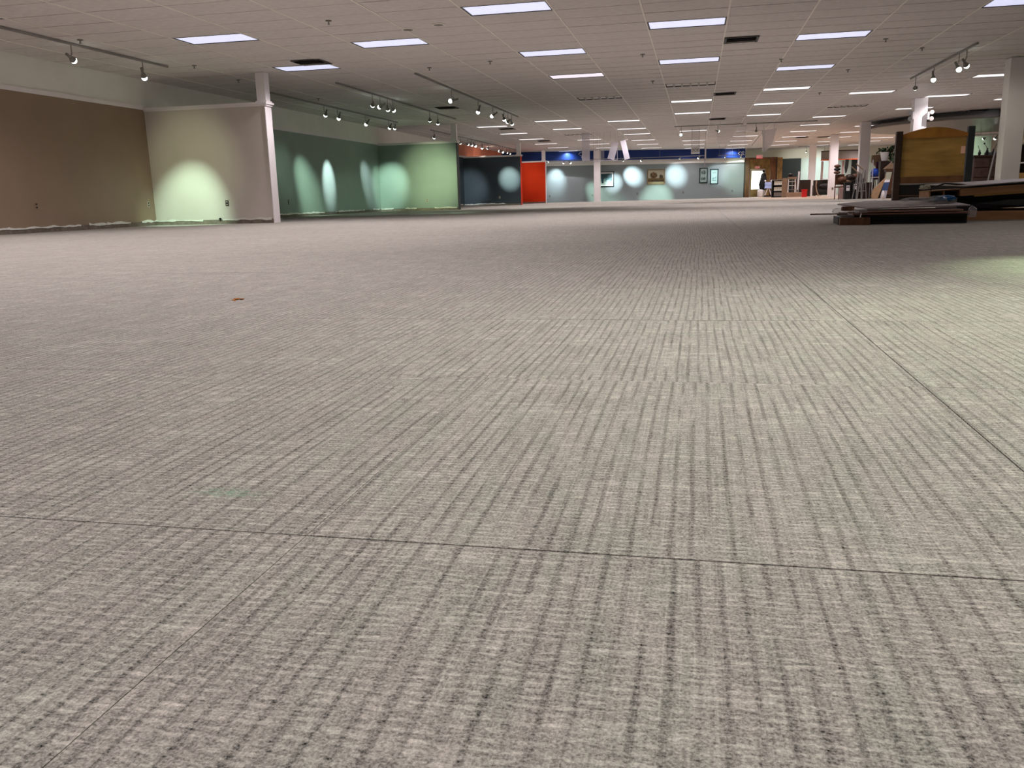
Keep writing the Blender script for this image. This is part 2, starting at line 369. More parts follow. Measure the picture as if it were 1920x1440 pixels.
for k, n, st, i, j in sorted(lights, key=lambda t: (t[0], t[1])):
    cx, cy = tile_c(i, j)
    vis = cy > firstvis and cx < 0.34 * cy - 0.2
    if vis:
        c = cnt.get(k, 0); cnt[k] = c + 1
        kind = 'unlit louvred' if st == 0 else 'glowing rectangular'
        lab = f'{kind} ceiling light, {ordn[c]} from the camera in the {rowname[k]} row'
    else:
        lab = f'glowing ceiling light outside the photo in the {rowname[k]} row'  # unseen fittings, several put in to brighten the near carpet
    e = empty('ceiling_light', (cx, cy, H), 0, lab, 'ceiling light', 'recessed ceiling lights' if vis else 'ceiling lights out of view')
    inst('light_frame', frame_me, e); inst('lens', lens_me[st], e)
    if st == 0:
        for q in range(5): inst('louvre_blade', blade_me, e, ((q - 2) * LX / 6, 0, 0))
    else:
        spot('tube_lamp', (cx, cy, H - 0.015), (cx, cy, 0), TROFFER_W, 150, 1.0, TROFFER_C, 0.0, e)

# ------------------------------------------------------------------ walls
def ragged(length, seed, z0=0.075, z1=0.13):
    """a thin torn edge of plaster, built along +x from 0 to length"""
    r = random.Random(seed); b = MB(); x = 0
    while x < length:
        wd = r.uniform(0.15, 0.9); wd = min(wd, length - x)
        if r.random() < 0.8 and wd > 0.05:
            n = 5; pts = [(x + wd * t / n, 0, z0 + r.uniform(-0.015, 0.01)) for t in range(n + 1)] + [(x + wd * t / n, 0, r.uniform(z0 + 0.015, z1)) for t in range(n, -1, -1)]
            b.prism(pts, (0, -0.004, 0))
        x += wd
    return b
def wall_extra(parent, p0, ang, length, seed, side=1):
    o = ragged(length, seed).build('torn_plaster_edge', M_TORN, parent); o.location = p0; o.rotation_euler = (0, 0, ang); return o

# left outer wall, painted bay by bay below a white upper band
wl = struct(MB().b2(XL - 0.2, XL, YB, 58.0, 0, H + 0.12).build('wall_left', M_WHITE), 'long outer wall with white upper band')
def paint(y0, y1, m, lab, name='painted_panel'):
    o = MB().b2(XL, XL + 0.012, y0, y1, 0.09, 2.44).build(name, m, wl); o['label'] = lab; return o
paint(YB, 17.0, M_TAN, 'tan painted lower wall'); paint(17.3, 31.0, M_GREEN, 'sage green painted lower wall'); paint(31.2, 43.1, M_NAVY, 'dark slate painted lower wall')
paint(43.3, 51.5, M_RED, 'orange red painted lower wall'); paint(51.7, 58, M_BLUEGREY, 'blue grey painted lower wall')
MB().b2(XL, XL + 0.012, 40.0, 52.0, 2.52, H).build('upper_band', M_SALMON, wl)['label'] = 'salmon upper band'
MB().b2(XL, XL + 0.012, 52.0, 58.0, 2.52, H).build('upper_band', M_BLUE, wl)['label'] = 'royal blue upper band'
MB().b2(XL, XL + 0.03, YB, 53.3, 2.44, 2.52).build('picture_rail', M_TRIM, wl)
MB().b2(XL, XL + 0.008, YB, 53.3, 0.0, 0.09).build('bare_base_strip', M_STRIP, wl)
wall_extra(wl, (XL + 0.016, 8, 0), PI / 2, 9, 1); wall_extra(wl, (XL + 0.016, 17.3, 0), PI / 2, 13.5, 2); wall_extra(wl, (XL + 0.016, 31.3, 0), PI / 2, 11.5, 3)

def partition(n, y, xe, m, lab, endm, seed, thick=0.25, torn=True):
    p = empty('partition_wall', ((XL + xe) / 2, y, 0), 0, lab, 'partition wall')
    L_ = xe - XL; ox = -(XL + xe) / 2
    MB().b2(XL + ox, xe + ox, 0.012, thick, 0.0, 2.40).build('wall_core', M_WHITE, p)
    MB().b2(XL + ox, xe + ox - 0.01, 0.0, 0.012, 0.09, 2.40).build('painted_face', m, p)
    MB().b2(XL + ox, xe + ox - 0.01, 0.003, 0.012, 0.0, 0.09).build('bare_base_strip', M_STRIP, p)
    MB().b2(xe + ox, xe + ox + 0.02, -0.012, thick + 0.012, 0.0, 2.40).build('end_trim', endm, p)
    c = MB().b2(XL + ox, xe + ox + 0.07, -0.05, thick + 0.05, 2.435, 2.475); c.b2(XL + ox, xe + ox + 0.045, -0.025, thick + 0.025, 2.40, 2.435)
    c.build('cap_moulding', M_TRIM, p)
    if torn: wall_extra(p, (XL + ox, -0.002, 0), 0, L_ - 0.05, seed)
    return p
partition(1, 17.0, -8.86, M_PALE, 'pale grey partition wall with white end trim nearest the camera', M_TRIM, 11)
partition(2, 31.0, -8.66, M_GREEN, 'sage green partition wall lit by two pools of light', M_CHAR, 12)
partition(3, 43.1, -8.72, M_NAVY, 'dark slate partition wall with a white cap', M_RED, 13)
partition(4, 51.5, -8.90, M_RED, 'orange red partition wall with pink edges', M_TRIM, 14, torn=False)

# slim boxed posts above the partition ends
post_me = MB().b2(-0.1, 0.1, -0.1, 0.1, 0, H - 2.475).mesh('post', M_TRIM)
def slim_post(x, y, lab):
    p = empty('ceiling_post', (x, y, 2.475), 0, lab, 'post', None)
    inst('shaft', post_me, p); MB().b2(-0.125, 0.125, -0.125, 0.125, 0, 0.03).build('foot_collar', M_TRIM, p); return p
slim_post(-8.93, 17.13, 'white post standing on the pale grey partition end')
slim_post(-8.75, 31.13, 'white post standing on the sage green partition end')
slim_post(-8.82, 43.23, 'white post standing on the dark slate partition end')
slim_post(-9.02, 51.63, 'white post standing on the orange red partition end')

# far wall: blue grey, slightly skewed, with pale ledge band and blue fascia
A = Vector((XL, 52.4)); B = Vector((2.95, 58.2)); d = (B - A); ang = math.atan2(d.y, d.x); LW = d.length
wf = struct(MB().b2(0, LW, 0, 0.2, 0, H + 0.12).build('wall_far', M_BLUEGREY), 'blue grey far wall with spotlit art')
wf.location = (A.x, A.y, 0); wf.rotation_euler = (0, 0, ang)
MB().b2(0, LW, -0.05, 0, 2.22, 2.5).build('ledge_band', M_WHITE, wf)
n = 28; arc = []
for q in range(n + 1):
    t = q / n; arc.append((LW * t, -0.12 - 0.9 * 4 * t * (1 - t) * 0.35 - 0.0))
MB().prism([(x, y, 2.5) for x, y in arc] + [(LW, -0.0, 2.5), (0, -0.0, 2.5)], (0, 0, H - 2.5 + 0.004)).build('blue_fascia', M_BLUE, wf)['label'] = 'royal blue curved fascia'
def on_far(px, py):
    """point on the far wall face seen at photo position px, py (found by walking the wall)"""
    p0 = at(px, py, 50); p1 = at(px, py, 60)
    # intersect ray with wall plane
    nrm = Vector((math.sin(ang), -math.cos(ang), 0)); A3 = Vector((A.x, A.y, 0)); o = Vector((0, 0, CH)); r = p1 - o
    return o + r * ((A3 - o).dot(nrm) / r.dot(nrm))
FN = Vector((math.sin(ang), -math.cos(ang), 0))

# remaining room walls
wr = struct(MB().b2(2.9, XR, 61.0, 61.2, 0, H + 0.12).build('wall_back', M_CREAM), 'cream back wall behind the stored furniture')
MB().b2(4.6, 6.75, 60.97, 61.0, 0.09, 2.45).build('painted_panel', M_CHAR, wr)['label'] = 'charcoal painted lower wall'
MB().b2(6.75, 11.8, 60.98, 61.0, 0.09, 2.45).build('painted_panel', mat('mint_white_paint', lin(0.55, 0.62, 0.55), 0.6, 0.03, 1), wr)['label'] = 'mint white painted lower wall'
struct(MB().b2(XR, XR + 0.2, YB, 61.2, 0, H + 0.12).build('wall_right', M_CREAM))
struct(MB().b2(XL - 0.2, XR + 0.2, YB - 0.2, YB, 0, H + 0.12).build('wall_near', M_CREAM))
struct(MB().b2(2.75, 2.95, 58.2, 61.2, 0, H + 0.12).build('wall_return', M_CREAM))
struct(MB().b2(XL - 0.2, XL, 52.4, 53.0, 0, H).build('wall_corner', M_BLUEGREY)); bpy.data.objects.remove(bpy.data.objects['wall_corner'])

# ------------------------------------------------------------------ columns
def column(x, y, lab, wdt=0.38, m=M_TRIM, side=None):
    p = empty('column', (x, y, 0), 0, lab, 'column', None)
    s = MB().b2(-wdt / 2, wdt / 2, -wdt / 2, wdt / 2, 0, H - 0.002).build('shaft', m, p, bevel=0.006)
    return p
column(6.72, 21.2, 'large white square column at the right edge, in front of the shelves')
c2 = column(6.70, 29.5, 'white square column rising behind the bare-wood headboard')
column(6.74, 38.6, 'grey-white square column beside the cluttered furniture and plant')
c4 = column(6.72, 46.6, 'white square column with a wall outlet, right of the dark desk')
column(6.82, 55.7, 'farthest white square column, right of the red bin')
pm = at(1120, 360, 53); column(pm.x, 53 - 0.0, 'white square column in front of the blue grey far wall')

# ------------------------------------------------------------------ outlets and small wall things
def outlet(p, rz, lab, m=M_OUT, dark=False):
    """front face looks along -y before turning by rz"""
    e = empty('wall_outlet', p, rz, lab, 'outlet')
    MB().box((0.075, 0.008, 0.12), (0, -0.004, 0)).build('cover_plate', M_BLACK if dark else m, e, bevel=0.002)
    for s in (-1, 1): MB().box((0.034, 0.006, 0.03), (0, -0.010, s * 0.028)).build('socket', M_OUT if dark else M_BLACK, e)
    return e
def PXY(px, py, X):
    dd = MR.transposed() @ Vector((px - 960, py - 720, FPX)); q = dd * (X / dd.x); q.z += CH; return q
q = PXY(68, 386, XL + .013); outlet(q, PI / 2, 'brown outlet low on the middle of the tan wall', mat('outlet_brown', lin(0.30, 0.20, 0.13), 0.5))
q = PXY(278, 383, XL + .013); outlet(q, PI / 2, 'beige outlet on the tan wall by the corner')
q = at(426, 381, 17.0); outlet(q, 0, 'black outlet on the pale grey partition', dark=True)
q = at(541, 383, 31); q = PXY(541, 379, XL + .013); outlet(q, PI / 2, 'dark outlet at the left of the sage green wall', dark=True)
q = at(801, 376, 31.0); outlet(q, 0, 'small outlet on the sage green partition')
q = at(937, 370, 43.1); outlet(q, 0, 'beige outlet on the dark slate partition')
for px, py, lb in ((1031, 368, 'dark outlet on the far wall next to the orange red partition'), (1111, 366, 'dark outlet left of the column before the far wall'), (1195, 363.5, 'dark outlet on the far wall left of the landscape painting'),
                   (1281, 361, 'dark outlet on the far wall right of the landscape painting'), (1373, 358, 'dark outlet near the right end of the far wall')):
    q = on_far(px, py); outlet(q, ang, lb, dark=True)
q = at(1561, 353.5, 46.4); outlet((q.x, 46.405, q.z), 0, 'dark outlet on the column beside the stored furniture', dark=True)
tag(MB().box((0.05, 0.02, 0.05), (0, 0, 0)).build('data_port', M_BLACK, loc=at(413, 411, 16.985), bevel=0.004), 'small black cable port at the base of the pale grey partition', 'cable port')

# ------------------------------------------------------------------ ceiling fittings
def vent(x, y, lab, sz=0.6):
    e = empty('air_vent', (x, y, H - 0.001), 0, lab, 'air vent')
    f = MB(); h = sz / 2
    for s in (-1, 1): f.box((sz, 0.03, 0.014), (0, s * (h - 0.015), -0.007)); f.box((0.03, sz - 0.06, 0.014), (s * (h - 0.015), 0, -0.007))
    f.build('vent_frame', M_FRAME, e)
    MB().box((sz - 0.06, sz - 0.06, 0.003), (0, 0, -0.0035)).build('duct_dark_plate', M_BLACK, e)  # black plate stands for the darkness inside the duct
    for q in range(5): MB().box((sz - 0.1, 0.05, 0.004), (0, (q - 2) * sz * 0.16, -0.018), (math.radians(30), 0, 0)).build('louvre', M_FRAME if q < 3 else M_GRID, e)
    return e
for x, y, lb in ((-7.37, 16.2, 'dark air vent beside the second light of the leftmost row'), (0.72, 16.65, 'dark slotted air vent right of the nearest central light'),
                 (0.70, 25.4, 'dark air vent right of the middle central lights'), (-7.35, 25.5, 'dark air vent between the two left light tracks'),
                 (0.69, 33.9, 'dark air vent above the small track in the middle distance'), (-7.45, 34.3, 'dark air vent beside the first far light on the left'),
                 (-7.40, 42.6, 'dark air vent above the dark slate partition'), (6.4, 48.3, 'dark air vent above the far columns on the right'),
                 (9.9, 35.0, 'dark air vent above the headboard'), (5.3, 47.9, 'dark air vent left of the far right columns')):
    vent(x, y, lb)
def Zc(px, py):
    dd = MR.transposed() @ Vector((px - 960, py - 720, FPX)); return dd * ((H - CH) / dd.z)
for px, py, lb in ((150, 75, 'sprinkler above the nearest left track'), (616, 39, 'sprinkler left of the nearest light row'), (364, 123, 'sprinkler between the left light and the first track end'),
                   (447, 150, 'sprinkler above the pale grey partition'), (805, 127, 'sprinkler near the start of the third track'), (919, 115, 'sprinkler left of the third-row light'),
                   (1205, 102, 'sprinkler left of the second central light'), (1224, 152, 'sprinkler left of the unlit central light'), (1465, 111, 'sprinkler left of the first right-of-centre lights'),
                   (1661, 73, 'sprinkler right of the nearest right-hand light'), (1729, 90, 'sprinkler left of the right track'), (1590, 131, 'sprinkler right of the second right-hand light'),
                   (1537, 174, 'sprinkler by the middle right-hand lights'), (597, 185, 'sprinkler above the sage green bay')):
    q = Zc(px, py); e = empty('sprinkler', (q.x, q.y, H), 0, 'small ceiling ' + lb, 'sprinkler')
    MB().cyl(0.045, (0, 0, 0.004), (0, 0, -0.008), seg=12).build('escutcheon', M_HEAD, e)
    MB().cyl(0.012, (0, 0, -0.008), (0, 0, -0.05), seg=8).cyl(0.022, (0, 0, -0.05), (0, 0, -0.055), seg=8).build('nozzle', M_RAIL, e)
for px, py, lb in ((822, 46, 'round ceiling speaker left of the nearest light of the third row'), (765, 55, 'small round ceiling speaker above the second-row light')):
    q = Zc(px, py); e = empty('ceiling_speaker', (q.x, q.y, H), 0, lb, 'speaker')
    MB().lathe([(0.11, 0.004), (0.11, -0.006), (0.09, -0.01), (0.0001, -0.01)], (0, 0, 0), 20).build('grille', M_GRID, e)
    MB().lathe([(0.085, -0.009), (0.07, -0.013), (0.0001, -0.014)], (0, 0, 0), 20).build('mesh_cover', M_HEAD, e)

# ------------------------------------------------------------------ track lights
def track(p0, p1, heads, lab, z=H - 0.02, drop=0.02):
    """heads: (x, y, z, target, watts, cone, blend, colour) bulb position and what it is aimed at"""
    e = empty('track_light', (p0[0], p0[1], H), 0, lab, 'track light')
    o = Vector((p0[0], p0[1], H)); p0 = Vector((p0[0], p0[1], z)); p1 = Vector((p1[0], p1[1], z)); dv = (p1 - p0)
    r = MB(); r.box((0.036, dv.length, 0.034), (p0 + p1) / 2 - o, (0, 0, math.atan2(-dv.x, dv.y))); r.build('rail', M_RAIL, e)
    if z < H - 0.1:
        rods = MB()
        for q in range(5): pq = p0 + dv * (0.03 + 0.94 * q / 4) - o; rods.cyl(0.006, pq, (pq.x, pq.y, 0.0), seg=6)
        rods.build('hanging_rods', M_RAIL, e)
    for hx, hy, hz, tg, wt, cone, bl, cc in heads:
        bpos = Vector((hx, hy, hz)); t = Vector(tg); dr = (t - bpos).normalized()
        # the body runs back from the bulb, the stem rises from its tail to the rail
        tail = bpos - dr * 0.17
        if wt == 0: pass
        stem_top = Vector((hx if abs(dv.x) > 0.1 else p0.x, hy if abs(dv.y) > 0.1 else p0.y, z))
        s = MB().cyl(0.026, bpos - o, tail - o, 0.022, 12).cyl(0.055, bpos - dr * -0.012 - o, bpos - dr * 0.055 - o, 0.03, 14)
        sp = s.build('spotlight', M_HEAD, e, smooth=False)
        knee = (tail + bpos) / 2
        MB().cyl(0.009, stem_top - o, Vector((stem_top.x, stem_top.y, max(knee.z + 0.03, z - 0.16))) - o, seg=8).cyl(0.009, Vector((stem_top.x, stem_top.y, max(knee.z + 0.03, z - 0.16))) - o, knee - o, seg=8).build('stem', M_RAIL, sp)
        if wt > 0:
            MB().ball(0.053, bpos + dr * 0.034 - o, sub=2).build('bulb', M_BULB, sp, smooth=True)
            spot('lamp', bpos + dr * 0.09, tg, wt * SPOT_K, cone, bl, cc or SPOT_C, 0.02, e)
    return e
G = (0.66, 1.0, 0.76); Cw = (0.80, 0.95, 1.0); Yg = (0.95, 1.0, 0.62); Mt = (0.70, 1.0, 0.82)
X1 = XL + 0.02
track((-10.1, 7.5), (-10.1, 15.6), [(-10.1, 12.93, 2.81, (-11.0, 19.5, 0.3), 55, 38, 1.0, Yg), (-10.1, 14.81, 2.78, (-10.84, 17.0, 0.05), 210, 40, 0.85, G)],
      'grey light track nearest the camera above the tan wall')
track((-10.24, 19.3), (-10.24, 29.2), [(-10.2, 23.11, 2.80, (X1, 24.75, 0.85), 150, 36, 1.0, Mt), (-10.2, 24.03, 2.79, (X1, 25.0, 0.0), 45, 44, 1.0, Mt), (-10.2, 26.18, 2.78, (X1, 26.35, 1.10), 260, 31, 0.9, Cw),
      (-10.2, 28.31, 2.82, (X1, 29.75, 1.1), 130, 30, 1.0, Cw), (-10.2, 28.79, 2.84, (-11.35, 31.0, 0.85), 260, 36, 1.0, Mt)],
      'grey light track close to the sage green wall, five lit heads')
track((-8.08, 19.0), (-8.08, 29.0), [(-8.08, 21.24, 2.78, (X1, 28.3, 0.0), 190, 22, 1.0, Mt), (-8.08, 21.78, 2.79, (X1, 23.2, 1.3), 50, 26, 1.0, Mt), (-8.08, 22.33, 2.78, (-9.6, 27.5, 0.0), 60, 42, 1.0, G), (-8.08, 22.75, 2.80, (-7.2, 26.5, 0.0), 60, 42, 1.0, G),
      (-8.08, 26.05, 2.79, (-9.62, 31.0, 1.25), 330, 32, 1.0, (0.86, 1.0, 0.60)), (-8.08, 26.89, 2.77, (-9.4, 31.0, 0.4), 110, 40, 1.0, (0.86, 1.0, 0.62))],
      'grey light track in the sage green bay with a cluster of four heads')
track((-5.96, 18.3), (-5.96, 29.2), [(-5.96, 21.10, 2.77, (X1, 18.0, 1.0), 50, 34, 1.0, Mt), (-5.96, 23.77, 2.76, (-7.0, 24.0, 0.0), 55, 50, 1.0, G), (-5.96, 25.5, 2.78, (-9.8, 24.5, 0.0), 60, 44, 1.0, G),
      (-5.96, 27.03, 2.81, (-5.7, 29.5, 0), 40, 46, 1.0, G), (-5.96, 27.6, 2.77, (-9.0, 31.0, 1.2), 45, 34, 1.0, G), (-5.96, 28.2, 2.76, (-5.5, 31.5, 0), 40, 46, 1.0, G)],
      'grey light track farther right with heads bunched at its far end')
nv = (-9.3, 43.1, 1.3)
track((-10.22, 33.0), (-10.22, 50.4), [(-10.22, 33.42, 2.80, (-11.6, 36.5, 0.8), 40, 32, 1.0, Cw), (-10.22, 37.29, 2.79, (-11.4, 43.1, 0.85), 330, 22, 1.0, Cw), (-10.22, 38.56, 2.80, nv, 900, 16, 1.0, (0.78, 1.0, 0.92)),
      (-10.22, 39.24, 2.81, (-9.5, 41.9, 0), 40, 40, 1.0, G), (-10.22, 39.92, 2.81, (-8.6, 41.0, 0), 40, 44, 1.0, G), (-10.22, 41.26, 2.78, (-10.9, 43.1, 0.2), 25, 34, 1.0, Cw), (-10.22, 42.47, 2.81, (X1, 44.9, 2.2), 35, 44, 1.0, (1, .8, .7)),
      (-10.22, 45.1, 2.78, (X1, 46, 2.9), 14, 80, 1.0, (1, .8, .7)), (-10.22, 45.75, 2.78, (-8, 46, 0), 30, 40, 1.0, G), (-10.22, 46.8, 2.78, (-9.3, 51.5, 1.9), 60, 38, 1.0, (1, .9, .85)), (-10.22, 47.64, 2.79, (-10.2, 51.5, 1.6), 40, 40, 1.0, (1, .9, .85))],
      'long grey light track above the dark slate partition')
track((5.17, 18.6), (5.17, 23.9), [(5.17, 19.26, 2.75, (6.6, 20.9, 1.3), 16, 75, 1.0, (1.0, 0.97, 0.82)), (5.17, 19.77, 2.75, (6.0, 18.0, 0.2), 18, 90, 1.0, Yg), (5.17, 21.7, 2.79, (5.3, 21.0, 0.5), 18, 90, 1.0, Yg), (5.17, 23.35, 2.77, (6.7, 29.3, 2.2), 100, 32, 1.0, (0.95, .90, 1))],
      'grey light track at the right in front of the big column')
track((-0.95, 36.6), (1.75, 36.6), [(-0.68, 36.5, 2.73, (-1.5, 33, 0), 30, 60, 1.0, Cw), (0.78, 36.5, 2.80, (6.72, 46.4, 1.7), 520, 14, 1.0, (1.0, 0.88, 0.96))],
      'short cross-wise light track in the middle distance with two lit heads')
track((1.9, 36.6), (4.6, 36.6), [(2.27, 36.5, 2.74, (2.2, 38, 0.5), 0, 60, 1.0, None)],
      'short cross-wise light track with one unlit head left of the right columns')
# the far wall's own track, hung lower on rods
far_heads = []
def fh(px, py, tx, ty, wt, cone, bl, cc):
    b = at(px, py, 52.6); t = on_far(tx, ty); return (b.x, b.y, b.z, tuple(t), wt, cone, bl, cc)
fe = [fh(1026, 304, 1047, 300, 1.6, 34, 1.0, Cw), fh(1057, 305, 1042, 338, 110, 62, 1.0, Cw), fh(1069, 305, 1138, 380, 330, 36, 1.0, Mt), fh(1168, 301, 1186, 330, 720, 27, 1.0, Cw),
      fh(1203, 301, 1152, 343, 420, 24, 1.0, Cw), fh(1275, 297, 1267, 329, 760, 25, 1.0, Cw), fh(1310, 296, 1231, 378, 560, 32, 0.9, Mt)]
track((-9.4, 52.6), (0.4, 52.6), fe, 'light track in front of the far art wall', z=2.50)
hh = on_far(1381, 316); h2 = on_far(1345, 325)
track((1.2, 53.3), (2.8, 53.3), [(1.6, 53.25, 2.42, tuple(h2 + Vector((0, 0, -0.1))), 260, 24, 1.0, Cw), (2.5, 53.25, 2.42, tuple(hh + Vector((0, 0, -0.5))), 300, 32, 1.0, (0.72, 1.0, 0.78))], 'short light track by the right end of the far art wall', z=2.50)
track((6.2, 57.9), (8.6, 57.9), [(6.71, 58, 2.74, (6.8, 61, 1.7), 60, 80, 1.0, (0.95, 1, 0.92)), (7.77, 58, 2.72, (8.0, 61, 1.5), 130, 60, 1.0, Cw)], 'far light track before the mint white back wall')
# a track behind the field of view that rakes the carpet at the right
track((2.9, 1.0), (2.9, 6.4), [(2.9, 5.3, 2.78, (2.30, 4.70, 0), 190, 44, 1.0, (0.78, 1.0, 0.64)), (2.9, 3.2, 2.78, (1.6, 2.5, 0), 150, 86, 1.0, (0.92, 1.0, 0.80))], 'light track over the near right carpet, above the photo')

# ------------------------------------------------------------------ hanging acrylic banners
def hanging(px0, py0, px1, py1, Y, lab, tilt=0.0, top=None, m=M_ACRYL, tear=0.0, rim=True):
    a = at(px0, py0, Y); b = at(px1, py1, Y); cx = (a.x + b.x) / 2; wd = abs(b.x - a.x); z0, z1 = min(a.z, b.z), max(a.z, b.z)
    z1 = min(z1, H - 0.03)
    e = empty('acrylic_banner', (cx, Y, z1), 0, lab, 'banner')
    MB().box((wd, 0.012, z1 - z0), (0, 0, -(z1 - z0) / 2), (0, tilt, 0)).build('sheet', m, e)
    if rim: MB().box((wd + 0.02, 0.03, 0.02), (0, 0, 0), (0, tilt, 0)).build('top_bar', M_ACRYL2, e)
    for s in (-1, 1): MB().cyl(0.004, (s * wd * 0.4, 0, 0), (s * wd * 0.4, 0, H - z1), seg=5).build('wire', M_RAIL, e)
    return e
hanging(1091, 250, 1106, 301, 38.0, 'first hanging clear acrylic panel of the left cluster, tall and upright', m=M_ACRYL2)
hanging(1112, 282, 1121, 300, 38.3, 'narrow clear hanging panel behind the left cluster')
hanging(1124, 282, 1133, 300, 38.6, 'narrow clear hanging panel just left of the tilted ones')
hanging(1143, 266, 1156, 299, 38.0, 'clear hanging panel leaning right like a rising stroke', tilt=0.28, m=M_ACRYL2)
hanging(1167, 263, 1177, 299, 37.8, 'clear hanging panel leaning left at the right of the left cluster', tilt=-0.24, m=M_ACRYL2)
hanging(1296, 244, 1312, 275, 38.4, 'clear panel above the small lettered sign', m=M_ACRYL)
hanging(1345, 238, 1398, 268, 34.8, 'wide clear panel glinting below the middle ceiling lights', m=M_ACRYL)
# square bar frame under the left cluster
fb = MB(); a = at(1093, 302, 38.05); b = at(1157, 302, 38.05)
fb.box((b.x - a.x, 0.03, 0.03), ((0), 0, 0)).box((0.03, 0.03, 0.5), (-(b.x - a.x) / 2, 0, 0.25)).box((0.03, 0.03, 0.5), ((b.x - a.x) / 2, 0, 0.25))
for s_ in (-1, 1): fb.cyl(0.004, (s_ * (b.x - a.x) / 2, 0, 0.5), (s_ * (b.x - a.x) / 2, 0, H - a.z), seg=5)
tag(fb.build('banner_bar', M_ACRYL2, loc=((a.x + b.x) / 2, 38.2, a.z)), 'thin pale bar frame under the left hanging panels', 'bar frame')
# angled white blade sign at right centre
p = at(1433, 284, 36.9); q = at(1432, 244, 36.9); e = empty('blade_sign', (q.x, 36.9, q.z), 0, 'white angled blade sign hanging near the right columns', 'hanging sign')
MB().prism([(-0.06, 0, 0), (0.50, 0, 0.05), (0.36, 0, -0.55), (0.10, 0, p.z - q.z), (0.02, 0, p.z - q.z)], (0, 0.02, 0)).build('blade', M_ACRYL2, e)
MB().box((0.06, 0.04, q.z - p.z), (0.0, -0.01, (p.z - q.z) / 2)).build('edge_strip', M_TRIM, e)
MB().tube([(0, 0, 0), (-1.1, 0.0, 0.02)], 0.015).tube([(0, 0, -0.02), (-0.45, 0, -0.6)], 0.015).build('bracket', M_TRIM, e)
for s in (0.0, 0.4): MB().cyl(0.004, (s, 0, 0.0), (s, 0, H - q.z), seg=5).build('wire', M_RAIL, e)
# lettered sign
a = at(1296, 275, 38.0); b = at(1312, 288.5, 38.0); wd, ht = b.x - a.x, a.z - b.z
e = empty('small_sign', ((a.x + b.x) / 2, 38.0, b.z), 0, 'small square pale sign with dark lettering hanging before the blue fascia', 'hanging sign')
MB().b2(-wd / 2, wd / 2, 0, 0.012, 0, ht).build('board', M_PAPER, e)
def text(s, size, loc, rot, m, parent, name='lettering', ext=0.002, align='CENTER'):
    c = bpy.data.curves.new(name, 'FONT'); c.body = s; c.size = size; c.extrude = ext; c.align_x = align; c.align_y = 'CENTER'
    t = bpy.data.objects.new(name, c); col.objects.link(t); dg = bpy.context.evaluated_depsgraph_get()
    me = bpy.data.meshes.new_from_object(t.evaluated_get(dg)); bpy.data.objects.remove(t); me.materials.append(m)
    o = bpy.data.objects.new(name, me); col.objects.link(o); o.location = loc; o.rotation_euler = rot; o.parent = parent; return o
text('3OE', 0.17, (0, -0.004, ht / 2), (PI / 2, 0, 0), M_BLACK, e)
for s in (-1, 1): MB().cyl(0.004, (s * wd * 0.4, 0.006, ht), (s * wd * 0.4, 0.006, H - b.z), seg=5).build('wire', M_RAIL, e)
# slim white pole sign
a = at(1323, 275, 38.0); b = at(1321, 312, 38.0)
e = empty('hanging_pole', (a.x, 38.0, b.z), 0, 'slim white vertical pole hanging from the ceiling right of the small sign', 'pole')
MB().box((0.06, 0.03, (a.z - b.z) * 0.6), (0, 0, (a.z - b.z) * 0.7)).build('upper_tube', M_TRIM, e); MB().box((0.035, 0.02, (a.z - b.z) * 0.45), (-0.02, 0, (a.z - b.z) * 0.2)).build('lower_tube', M_ACRYL2, e)
MB().cyl(0.004, (0, 0, a.z - b.z), (0, 0, H - b.z), seg=5).build('wire', M_RAIL, e)
# white swirl emblems on the blue fascia
def swirl(px, py, lab):
    p = on_far(px, py); t = (Vector((p.x, p.y)) - A).length / LW; off = 0.13 + 0.9 * 4 * t * (1 - t) * 0.35
    e = empty('swirl_emblem', p + FN * (off + 0.03), ang, lab, 'emblem')
    pts = []
    for q in range(15):
        a_ = -2.6 + q * 0.42; r = 0.085 + 0.003 * q; pts.append((r * math.cos(a_), -0.01, r * math.sin(a_) * 0.9))
    MB().tube(pts, 0.010, 6).build('loop', M_PAPER, e); MB().tube([(0.1, -0.01, -0.02), (0.14, -0.01, 0.14), (0.24, -0.01, 0.10), (0.17, -0.01, -0.06), (0.05, -0.01, -0.14), (0.06, -0.01, -0.24)], 0.010, 6).build('tail_stroke', M_PAPER, e)
    return e
swirl(1086, 290, 'white swirl emblem on the blue fascia, left end'); swirl(1386, 288, 'white swirl emblem on the blue fascia, right end')

